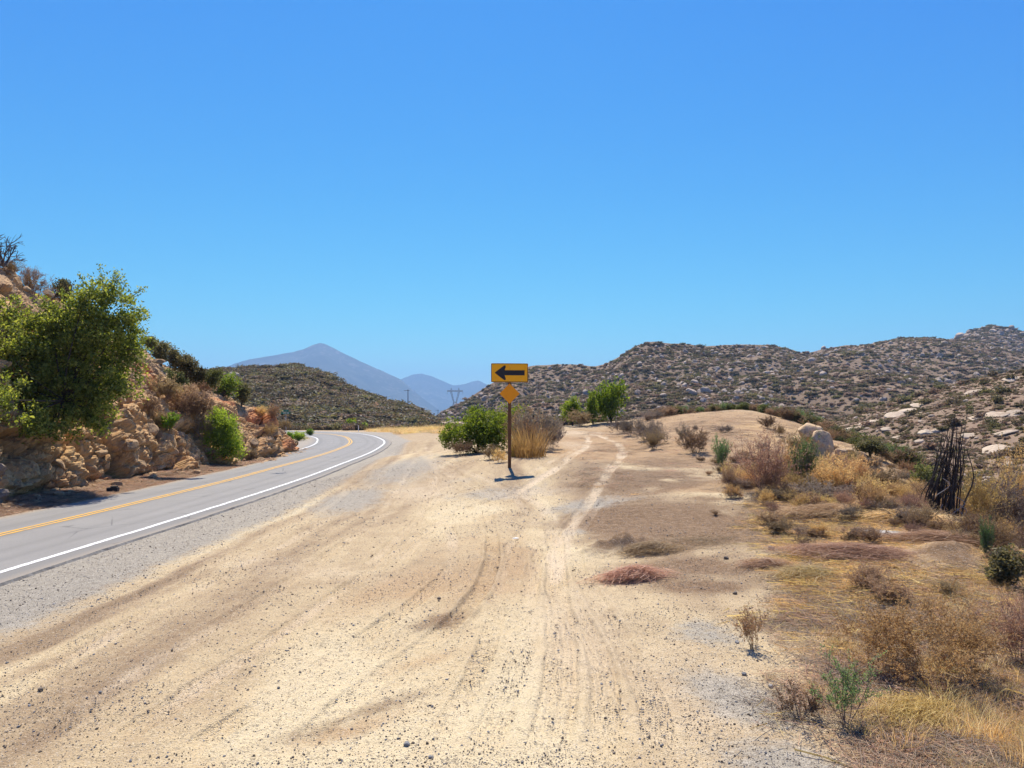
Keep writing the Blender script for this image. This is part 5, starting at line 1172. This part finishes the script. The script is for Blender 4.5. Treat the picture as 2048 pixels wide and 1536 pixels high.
def straw_pile(name, label, px, py, L, Wd, H, n, ang, mat, seed, cat='brush pile', sl=(.25, .7)):
    rng = np.random.default_rng(seed); m = MB(); c = hit(px, py)
    x = rng.normal(size=n) * L * .4; y = rng.normal(size=n) * Wd * .4; top_ = H * np.exp(-(x / L) ** 2 * 2 - (y / Wd) ** 2 * 2); z = top_ * np.sqrt(rng.random(n))
    a = R(ang) + rng.normal(size=n) * .55; el = rng.normal(size=n) * .18; ln = rng.uniform(*sl, n)
    d = np.stack([np.cos(a) * np.cos(el), np.sin(a) * np.cos(el), np.sin(el)], -1) * ln[:, None]
    ca, sa = math.cos(R(ang)), math.sin(R(ang)); C = np.c_[x * ca - y * sa, x * sa + y * ca, z + .01]
    bow = np.c_[rng.normal(size=n) * .03, rng.normal(size=n) * .03, rng.uniform(.0, .06, n)]
    r_ = rng.uniform(.0012, .0028, n)
    t = [C - d / 2, C + bow, C + d / 2]; w0 = np.cross(d, [0, 0, 1.]); w0 /= np.linalg.norm(w0, axis=1)[:, None]; w0 = w0 * .75 + rng.normal(size=(n, 3)) * .3
    V = np.stack([t[0] - w0 * r_[:, None], t[0] + w0 * r_[:, None], t[1] - w0 * r_[:, None] * 1.3, t[1] + w0 * r_[:, None] * 1.3, t[2] - w0 * r_[:, None] * .4, t[2] + w0 * r_[:, None] * .4], 1).reshape(-1, 3)
    V[:, 2] = np.maximum(V[:, 2], -.02)
    b = (np.arange(n) * 6)[:, None]; F = np.concatenate([b + [0, 1, 3, 2], b + [2, 3, 5, 4]])
    return tag(obj(name, mesh_np(name, V, F, [M[mat]]), None, c), label, cat, 'dry brush piles')
straw_pile('brush_pile', 'red brown pile of dry brush on the dark soil', 1268, 1158, .65, .22, .16, 1500, 22, 'redstraw', 1, sl=(.15, .5))
straw_pile('brush_pile', 'grey brown twiggy brush on the dark soil heap', 1300, 1105, .75, .3, .16, 1300, 20, 'scrubbrown', 9, sl=(.12, .45))
straw_pile('brush_pile', 'thin scatter of brown stalks on churned soil', 1420, 1085, 1.3, .8, .04, 500, 0, 'scrubbrown', 10, sl=(.1, .4))
straw_pile('brush_pile', 'long reddish heap of dry stalks before the slab', 1715, 1112, 1.2, .5, .15, 3000, -18, 'redstraw', 2)
straw_pile('brush_pile', 'tangled reddish stalks behind the slab', 1655, 1025, 1.2, .6, .14, 2600, 8, 'redstraw', 3)
straw_pile('brush_pile', 'pale heap of stalks beside the burnt stems', 1800, 1035, .9, .45, .13, 1500, -10, 'straw', 4)
straw_pile('brush_pile', 'reddish stalks spilling over the gully edge', 1880, 1085, .9, .4, .15, 1800, -25, 'redstraw', 5)
straw_pile('brush_pile', 'yellow straw heap right of the green stemmed plant', 1830, 1440, .6, .4, .07, 900, 35, 'brownstraw', 6, sl=(.12, .4))
straw_pile('brush_pile', 'small red straw heap left of the long one', 1540, 1135, .5, .25, .1, 900, -15, 'redstraw', 7, sl=(.12, .4))
straw_pile('brush_pile', 'flat golden straw in front of the long reddish heap', 1610, 1150, .7, .35, .1, 500, 10, 'straw', 8, sl=(.15, .5))
c = hit(2010, 1410); m = MB(); m.tube(catmull([(-.06, 0, -.02), (-.05, 0, .08), (.0, 0, .13), (.08, .02, .11), (.22, .04, .06)], .02), .005, 5); tag(obj('bleached_stick', m.mesh('bleached_stick', [M['straw']]), None, c), 'curved bleached stick poking out of the straw', 'stick')
c = hit(1650, 1520); m = MB(); m.tube([(-.16, .12, .015), (0, 0, .02), (.12, -.14, .015)], .006, 5); tag(obj('pale_stalk', m.mesh('pale_stalk', [M['straw']]), None, c), 'single pale stalk lying on the gravel edge', 'stick')

# grass tufts and loose straw of the verge: a few as things, the mass as one object
def tuft_mesh(seed, n, R0, h, mat, lean, wd=.004, seg=3):
    rng = np.random.default_rng(seed); a = rng.uniform(0, 6.28, n); q = np.sqrt(rng.random(n)) * R0; b_ = a + rng.normal(size=n) * .8
    lv = MB(); lv.blades(np.c_[np.cos(a) * q, np.sin(a) * q, -.01 * np.ones(n)], h * rng.uniform(.4, 1.1, n), np.c_[np.cos(b_), np.sin(b_), np.zeros(n)], lean * rng.uniform(.4, 1.4, n), wd, rng, 0, seg)
    return lv.mesh('grass_tuft', [M[mat]])
protoG = []
for k, (px, py, R0, h, mt, ln, lab) in enumerate([(1950, 1440, .10, .26, 'straw', .9, 'pale straw tuft in the thick straw'), (1990, 1480, .12, .22, 'gold', 1.1, 'golden straw tuft near the picture corner'), (1780, 1500, .10, .16, 'goldbud', 1.2, 'brown straw tuft below the green stemmed plant'), (1720, 1240, .08, .14, 'gold', 1.2, 'small golden tuft before the golden bush'), (1890, 1400, .14, .3, 'gold', .8, 'golden tuft under the golden bush')]):
    protoG.append(tag(obj('grass_tuft', tuft_mesh(400 + k, 70, R0, h, mt, ln), None, hit(px, py)), lab, 'grass', 'straw tufts on the verge'))
def straw_mesh(seed, n, R0, mat):
    rng = np.random.default_rng(seed); m = MB()
    C = np.c_[rng.normal(size=(n, 2)) * R0, rng.uniform(.004, .03, n)]; a = rng.uniform(0, 6.28, n); ln = rng.uniform(.06, .26, n)
    d = np.c_[np.cos(a), np.sin(a), rng.normal(size=n) * .12] * ln[:, None] / 2; w0 = np.c_[-np.sin(a), np.cos(a), rng.normal(size=n) * .5] * rng.uniform(.001, .0022, n)[:, None]
    V = np.stack([C - d - w0, C - d + w0, C + d + w0 * .5, C + d - w0 * .5], 1).reshape(-1, 3); m.add(V, np.arange(4 * n).reshape(-1, 4)); return m.mesh('straw', [M[mat]])
protoS = []
for k, (px, py, mt, lab) in enumerate([(1900, 1500, 'straw', 'loose pale straw lying near the picture corner'), (1760, 1330, 'gold', 'loose golden straw on bare dirt by the golden bush'), (1640, 1180, 'redstraw', 'loose reddish straw on bare dirt')]):
    protoS.append(tag(obj('loose_straw', straw_mesh(420 + k, 34, .12, mt), None, hit(px, py)), lab, 'straw', 'loose straw on the verge'))
protoS.append(tag(obj('loose_straw', straw_mesh(430, 40, .14, 'twig'), None, bank(330, 962)), 'loose brown twigs at the foot of the bank', 'straw', 'loose straw on the verge'))
def grassiness(x, y): return sstep(-.2, .9, (x - ex) * .93 + (y - ey) * -.29 + .45 * fbm(x * .9, y * .9, seed=41))
rng = np.random.default_rng(70)
n = 26000; r_ = np.sqrt(rng.uniform(3.2 ** 2, 17 ** 2, n)); a = rng.uniform(R(8), R(46), n); x, y = np.sin(a) * r_, np.cos(a) * r_
gm = grassiness(x, y); near = 1 - sstep(5.5, 9, y); dens = gm * (.35 + .65 * near) * (.1 + .9 * sstep(-.15, .45, fbm(x * .8, y * .8, seed=44)))
k = rng.random(n) < dens * .4; x, y = x[k], y[k]; n = len(x)
sc = rng.uniform(.5, 1.15, n) * (.6 + .4 * (1 - sstep(6, 11, y)))
scatter('dry_grass', protoG, np.c_[x, y, ground_z(x, y)], np.c_[np.zeros((n, 2)), rng.uniform(0, 6.28, n)], np.repeat(sc[:, None], 3, 1), rng.integers(0, 5, n), 'matted dry golden grass on the verge')
n = 60000; r_ = np.sqrt(rng.uniform(3.2 ** 2, 20 ** 2, n)); a = rng.uniform(R(4), R(46), n); x, y = np.sin(a) * r_, np.cos(a) * r_
k = rng.random(n) < (grassiness(x, y) * .75) * (.15 + .85 * sstep(-.25, .4, fbm(x * 1.1, y * 1.1, seed=46))); x, y = x[k], y[k]; n = len(x)
n2 = 5200; xm = rng.uniform(1, 18, n2); ym = rng.uniform(17, 52, n2); k2 = (xm / ym < .5) & (xm / ym > .1) & (rng.random(n2) < .15 + .85 * sstep(-.1, .5, fbm(xm * .4, ym * .4, seed=47))); x = np.r_[x, xm[k2]]; y = np.r_[y, ym[k2]]; n = len(x)
redm = np.exp(-((y - 11.5) / 3.5) ** 2); pid = np.where(rng.random(n) < redm * .6, 2, rng.integers(0, 2, n))
scatter('straw_litter', protoS, np.c_[x, y, ground_z(x, y)], np.c_[np.zeros((n, 2)), rng.uniform(0, 6.28, n)], np.repeat(rng.uniform(.7, 1.4, n)[:, None], 3, 1), pid, 'loose dry stalks littering the verge')
# leaf litter and straw under the bank
n = 9000; t = rng.uniform(8, 54, n); dd = rng.uniform(5.3, 7.4, n); j = np.argmin(np.abs(WL[None, ::8, 1] - t[:, None]), 1) * 8
x = WL[j, 0] + WN[j, 0] * dd; y = WL[j, 1] + WN[j, 1] * dd + rng.normal(size=n) * .3
scatter('roadside_litter', protoS[2:], np.c_[x, y, ground_z(x, y)], np.c_[np.zeros((n, 2)), rng.uniform(0, 6.28, n)], np.repeat(rng.uniform(.8, 1.8, n)[:, None], 3, 1), (rng.random(n) < .8).astype(int), 'dead leaves and twigs along the foot of the bank')

# loose gravel: repeats of the single stones
def gmask(x, y):
    d, _ = road_d(x, y)
    g = np.where((d > -90) & (d < 0), np.exp(-np.clip(-d - 1.0, 0, 99) ** 2 / 2.2), 0)
    for px, py, rx, ry, an in ((1480, 1400, .6, 1.2, 20), (1560, 1530, .7, .8, 0), (1420, 1270, .7, .9, 0), (1180, 1010, 1.6, 1.2, 30), (1000, 985, 2.4, 1.3, 0), (1160, 1060, .5, 1, -30), (1380, 1150, 1.0, .6, 0)): g = np.maximum(g, gauss(x, y, px, py, rx, ry, an))
    return g
n = 300000; r_ = np.exp(rng.uniform(math.log(3.1), math.log(26), n)); a = rng.uniform(R(-41), R(41), n); x, y = np.sin(a) * r_, np.cos(a) * r_
gm = gmask(x, y); d, jj = road_d(x, y); cl = sstep(-.1, .5, fbm(x * .9, y * .9, octv=4, seed=48))
k = (rng.random(n) < .2 + .6 * cl + .6 * gm) & ((d < DR[jj] - .05) | (d < -90)) & (grassiness(x, y) < .8); x, y, gm, r_ = x[k], y[k], gm[k], r_[k]; n = len(x)
size = np.clip(np.exp(rng.normal(math.log(.0029), .55, n)), .0014, .014) * (.75 + r_ * .055) * (1 - .15 * gm)
isg = rng.random(n) < gm * .75 + .12; pid = np.where(isg, rng.choice([3, 4, 6, 7, 9], n), rng.choice([0, 1, 2, 5, 8, 10, 11], n))
rot = np.c_[rng.uniform(-.5, .5, (n, 2)), rng.uniform(0, 6.28, n)]
scatter('gravel', st, np.c_[x, y, ground_z(x, y) + size * .3], rot, np.repeat(size[:, None], 3, 1), pid, 'loose pebbles and grit scattered over the dirt')

# ================================================================== far scrub and boulders
def far_mesh(name, seed, mat, kind='round'):
    s, lv = crown_geo(seed, lobes_ball(seed, 5, .95, 1.0, .7), 34, 9, .13, .26, .17, stems=False, shell=.6, up=.4)
    return lv.mesh(name, [M[mat]])
FM = {k: [far_mesh(NAMES[k], 500 + 10 * i + q, {'scrub': 'fargreen', 'dscrub': 'fardark', 'brown': 'farbrown', 'grey': 'fargrey'}[k]) for q in range(3)] for i, k in enumerate(('scrub', 'dscrub', 'brown', 'grey'))}
BM = [rock_mesh('boulder', 600 + q, M['hillgranite'], sub=2, flat=(1, .9, .75), cuts=12, rounded=.1, rough=.12) for q in range(5)]
for q in BM: q.polygons.foreach_set('use_smooth', np.zeros(len(q.polygons), bool))
SM = [rock_mesh('granite_slab', 620 + q, M['slab'], sub=3, flat=(1, .75, .34), cuts=11, rounded=.15, rough=.10) for q in range(4)]
rng = np.random.default_rng(90)
rep = {}
def far_shrub(kind, v, c, W, H, label, group):
    o = tag(obj(NAMES[kind], FM[kind][v % 3], None, c, rng.uniform(0, 6.28), (W, W, H)), label, 'shrub', group); rep.setdefault((kind, v % 3), o); return o
def far_rock(lst, v, c, s3, label, group, cat='boulder', rz=None, tilt=0):
    me = lst[v % len(lst)]; o = tag(obj(me.name.split('.')[0], me, None, c, rng.uniform(0, 6.28) if rz is None else rz, s3), label, cat, group); o.rotation_euler[1] = tilt; rep.setdefault((me.name.split('.')[0], v % len(lst)), o); return o
def zone2(px, t):
    return ('low ' if t < .3 else 'halfway up ' if t < .65 else 'high ') + ('where it meets the mound' if px < 1780 else 'behind the burnt stems' if px < 1900 else 'above the flat cream boulder' if px < 2020 else 'at the picture edge')
# hillside across the gully: shrubs and slabs one by one
slabs = [(1715, 862, 60, 14, 'lowest pale granite slab where the hillside meets the mound'), (1742, 848, 50, 10, 'long pale slab above the lowest one'), (1790, 832, 44, 10, 'slab at the near end of the bright slab band'), (1815, 822, 46, 12, 'bright slab in the middle of the slab band'), (1840, 812, 40, 12, 'highest bright slab of the slab band'), (1835, 830, 40, 8, 'narrow slab just under the bright band'),
         (1950, 788, 40, 12, 'pale slab below the green hilltop shrubs'), (1990, 795, 36, 10, 'orange tinted slab high on the hillside'), (2025, 760, 40, 14, 'granite slab near the hillside skyline'), (1975, 835, 70, 12, 'wide cream ledge across the middle of the hillside'), (2030, 828, 40, 10, 'cream ledge at the end of the wide ledge'), (1990, 905, 70, 26, 'big flat cream boulder low on the hillside'),
         (1940, 875, 36, 18, 'rounded cream boulder behind the burnt stems'), (2010, 868, 44, 16, 'smooth cream boulder above the flat one'), (1850, 870, 30, 24, 'blocky granite outcrop over the gully'), (1870, 865, 24, 20, 'second block of the gully outcrop'), (1840, 885, 22, 16, 'small block under the gully outcrop'), (1800, 875, 34, 12, 'rocky ledge at the gully bottom'), (1775, 860, 26, 10, 'small ledge left of the gully outcrop'), (2020, 930, 30, 16, 'boulder at the gully edge beyond the weeds')]
for k, (px, py, W, H, lab) in enumerate(slabs):
    c = hs_.at_px(px, py); f = c[1] / FOC / 2; far_rock(SM, k, c + np.array([0, 0, H * f * .25]), (W * f * 1.15, W * f * 1.0, H * f * 1.9), lab, 'granite slabs on the near hillside', 'slab' if W > 36 else 'boulder', rz=rng.uniform(-.25, .25), tilt=rng.uniform(-.3, -.1)).rotation_euler[0] = rng.uniform(.15, .4)
for k in range(110):
    px = rng.uniform(1690, 2120); t = rng.uniform(.05, .95); c = hs_.at(px, t); s_ = rng.uniform(.2, .6); far_rock(BM, k, c, (s_ * rng.uniform(1, 1.6), s_, s_ * .8), 'pale stone on the near hillside ' + zone2(px, t), 'stones on the near hillside')
for k in range(120):
    px = rng.uniform(1680, 2130); t = rng.random() ** .8 if k > 30 else rng.uniform(.9, 1.0); c = hs_.at(px, t); H = rng.uniform(.6, 1.3) * (1.1 if t > .85 else 1)
    far_shrub(('scrub', 'dscrub', 'scrub', 'brown')[k % 4] if k % 4 != 2 else 'scrub', k, c - np.array([0, 0, .1]), H * rng.uniform(.9, 1.5), H, ('green', 'dark green', 'light green', 'brown')[k % 4] + ' shrub dotted on the near hillside ' + zone2(px, t), 'shrubs on the near hillside')
def zone(px, t):
    return ('low ' if t < .4 else 'midway ' if t < .72 else 'near the crest ') + ('on its tail by the pylon' if px < 1000 else 'behind the arrow sign' if px < 1150 else 'above the dense round tree' if px < 1300 else 'under its highest hump' if px < 1440 else 'above the bare mound' if px < 1600 else 'beside the ravine' if px < 1760 else 'towards the distant knob')
# rocky ridge: the largest boulders and dark shrubs one by one
for k in range(190):
    px = rng.uniform(880, 2048); t = rng.uniform(.12, .98); c = hr.at(px, t); s_ = rng.uniform(1.1, 2.2) * (1.6 if rng.random() < .1 else 1); far_rock(BM, k, c + np.array([0, 0, .2 * s_]), (s_ * rng.uniform(.8, 1.3), s_, s_ * rng.uniform(.8, 1.4)), 'granite boulder on the rocky ridge ' + zone(px, t), 'boulders on the rocky ridge', tilt=rng.uniform(-.6, .6))
for k in range(80):
    px = rng.uniform(900, 2048); t = rng.uniform(.05, .97); c = hr.at(px, t); H = rng.uniform(1.0, 2.3); far_shrub(('dscrub', 'dscrub', 'scrub')[k % 3], k, c - np.array([0, 0, .2]), H * rng.uniform(1.0, 1.8), H, ('dark green', 'dark olive', 'mid green')[k % 3] + ' shrub clump on the rocky ridge ' + zone(px, t), 'shrubs on the rocky ridge')
for k in range(30):
    px = rng.uniform(590, 700); t = rng.uniform(.6, .99); c = hd.at(px, t); s_ = rng.uniform(.6, 1.4); far_rock(BM, k, c + np.array([0, 0, .1]), (s_ * 1.2, s_, s_ * .9), 'pale boulder on the dark hill ' + ('under its skyline' if t > .85 else 'a little lower down'), 'boulders on the dark hill')
for k in range(60):
    px = rng.uniform(440, 850); t = rng.uniform(.0, .99); c = hd.at(px, t); H = rng.uniform(1.6, 2.6); far_shrub(('dscrub', 'brown', 'scrub')[k % 3], k, c - np.array([0, 0, .2]), H * rng.uniform(.9, 1.4), H, ('dark', 'brown', 'green')[k % 3] + ' shrub on the hill ' + ('near its foot' if t < .33 else 'on its middle slope' if t < .7 else 'close to its skyline') + (' above the street name sign' if px < 620 else ' above the far arrow sign' if px < 740 else ' towards its low end'), 'shrubs on the dark hill')
SH = [rep[k] for k in sorted(rep) if k[0] in FM]; SK = [k[0] for k in sorted(rep) if k[0] in FM]
for kd in FM:
    if kd not in SK:
        c = hr.at(1500, .3); SH.append(far_shrub(kd, 0, c, 1.5, 1.2, 'greyish shrub low on the long rocky ridge', 'shrubs on the rocky ridge')); SK.append(kd)
SB = [rep[k] for k in sorted(rep) if k[0] == 'boulder']
def wpid(n, wts):
    w_ = np.array([wts.get(k, 0) for k in SK], float); w_ /= w_.sum(); return rng.choice(len(SK), n, p=w_)
def hill_scrub(name, hill_, n, px0, px1, size, wts, label, tp=1.0, patch=0, seed=0, emb=.28, t1=1.0):
    px = rng.uniform(px0, px1, n); t = rng.random(n) ** tp * t1; c = hill_.at(px, t)
    if patch:
        k = rng.random(n) < np.clip(.05 + sstep(-patch * .3, patch * 1.3, fbm(c[:, 0] / 26, c[:, 1] / 26, octv=4, seed=seed)), 0, 1); c = c[k]; n = len(c)
    H = size[0] + (size[1] - size[0]) * rng.random(n) ** 2.2 * 1.25; W = H * rng.uniform(1.1, 2.6, n); c[:, 2] -= emb * H
    return scatter(name, SH, c, np.c_[np.zeros((n, 2)), rng.uniform(0, 6.28, n)], np.c_[W, W, H], wpid(n, wts), label)
hill_scrub('hill_scrub', hd, 9000, 200, 868, (.6, 2.0), {'scrub': .3, 'dscrub': 4.5, 'brown': 1.2, 'grey': .15}, 'dense dark chaparral covering the hill beyond the bend', .95)
hill_scrub('hill_scrub', hd, 4500, 200, 868, (.9, 2.4), {'dscrub': 3.0, 'scrub': .5}, 'thickets of darker chaparral on the hill beyond the bend', .95, .5, 12)
hill_scrub('hill_scrub', hr, 27000, 855, 2200, (.25, 1.3), {'scrub': .2, 'dscrub': .5, 'brown': 3, 'grey': 2.6}, 'grey brown scrub covering the long rocky ridge', .9)
hill_scrub('hill_scrub', hr, 3000, 855, 2200, (.5, 2.2), {'scrub': 1, 'dscrub': 2}, 'patches of dark shrubs in the folds of the rocky ridge', .8, .35, 5)
hill_scrub('hill_scrub', hk, 2500, 1870, 2300, (1.0, 2.2), {'dscrub': 2, 'grey': 1.5, 'brown': 1}, 'scrub on the distant rocky knob')
hill_scrub('hillside_scrub', hs_, 8000, 1600, 2250, (.12, .36), {'grey': 4, 'brown': 2, 'scrub': .3}, 'low dry scrub carpeting the near hillside', .9)
def hill_rocks(name, hill_, n, px0, px1, size, label, patch=.3, seed=0):
    px = rng.uniform(px0, px1, n); t = rng.random(n); c = hill_.at(px, t); k = rng.random(n) < np.clip(.15 + sstep(-patch, patch, fbm(c[:, 0] / 30, c[:, 1] / 30, octv=3, seed=seed)), 0, 1); c = c[k]; n = len(c)
    s_ = np.exp(rng.normal(math.log(size), .45, n)); return scatter(name, SB, c, np.c_[rng.uniform(-.7, .7, (n, 2)), rng.uniform(0, 6.28, n)], np.c_[s_ * rng.uniform(.8, 1.3, n), s_, s_ * rng.uniform(.9, 1.5, n)], rng.integers(0, len(SB), n), label)
hill_rocks('boulder_field', hr, 6000, 855, 2200, .8, 'countless pale boulders strewn over the rocky ridge', .3, 3)
hill_rocks('boulder_field', hk, 1500, 1870, 2300, 1.6, 'boulders on the distant rocky knob', .5, 4)
hill_rocks('boulder_field', hd, 500, 300, 860, .6, 'small pale rocks on the dark hill', .3, 6)
# brush on the flat beyond the pullout
n = 1500; px = rng.uniform(560, 1000, n); Y = rng.uniform(112, 235, n); X = (px - CX) / FOC * Y; dq, _ = road_d(X, Y); k = (dq < -3) | (dq > 12) | (dq < -90); X, Y = X[k], Y[k]; n = len(X); H = rng.uniform(.5, 1.4, n)
scatter('flat_brush', SH, np.c_[X, Y, ground_z(X, Y) - .1], np.c_[np.zeros((n, 2)), rng.uniform(0, 6.28, n)], np.c_[H * 1.2, H * 1.2, H], wpid(n, {'dscrub': 3, 'brown': 2, 'grey': 1}), 'dark low brush on the flat before the hills')
n = 700; px = rng.uniform(735, 900, n); Y = rng.uniform(76, 112, n); X = (px - CX) / FOC * Y; dq, _ = road_d(X, Y); k = (dq < -2.5) | (dq < -90); X, Y = X[k], Y[k]; n = len(X); H = rng.uniform(1.2, 3.0, n)
scatter('dry_grass', protoG[:2] + [protoG[4]], np.c_[X, Y, ground_z(X, Y)], np.c_[np.zeros((n, 2)), rng.uniform(0, 6.28, n)], np.c_[H * 1.6, H * 1.6, H], rng.integers(0, 3, n), 'band of golden grass at the far end of the pullout')
n = 2600; px = rng.uniform(1050, 1900, n); Y = rng.uniform(58, 210, n); X = (px - CX) / FOC * Y; H = rng.uniform(.4, 1.2, n)
scatter('flat_brush', SH, np.c_[X, Y, ground_z(X, Y) - .1], np.c_[np.zeros((n, 2)), rng.uniform(0, 6.28, n)], np.c_[H * 1.3, H * 1.3, H], wpid(n, {'dscrub': 1, 'brown': 2, 'grey': 2, 'scrub': 1}), 'scrub in the valley behind the bare mound')

# ================================================================== air
m = MB(); m.box((0, 0, 420), (29000, 29000, 980)); hz = obj('haze', m.mesh('haze', [])); hz['kind'] = 'stuff'; hz['label'] = 'thin bluish haze over the valley'
hm = bpy.data.materials.new('haze'); hm.use_nodes = True; nt = hm.node_tree; nt.nodes.remove(nt.nodes['Principled BSDF'])
pv = nt.nodes.new('ShaderNodeVolumePrincipled'); pv.inputs['Color'].default_value = (*HAZE_C, 1); pv.inputs['Density'].default_value = HAZE_D; pv.inputs['Anisotropy'].default_value = .2
nt.links.new(pv.outputs[0], nt.nodes['Material Output'].inputs['Volume']); hz.data.materials.append(hm)
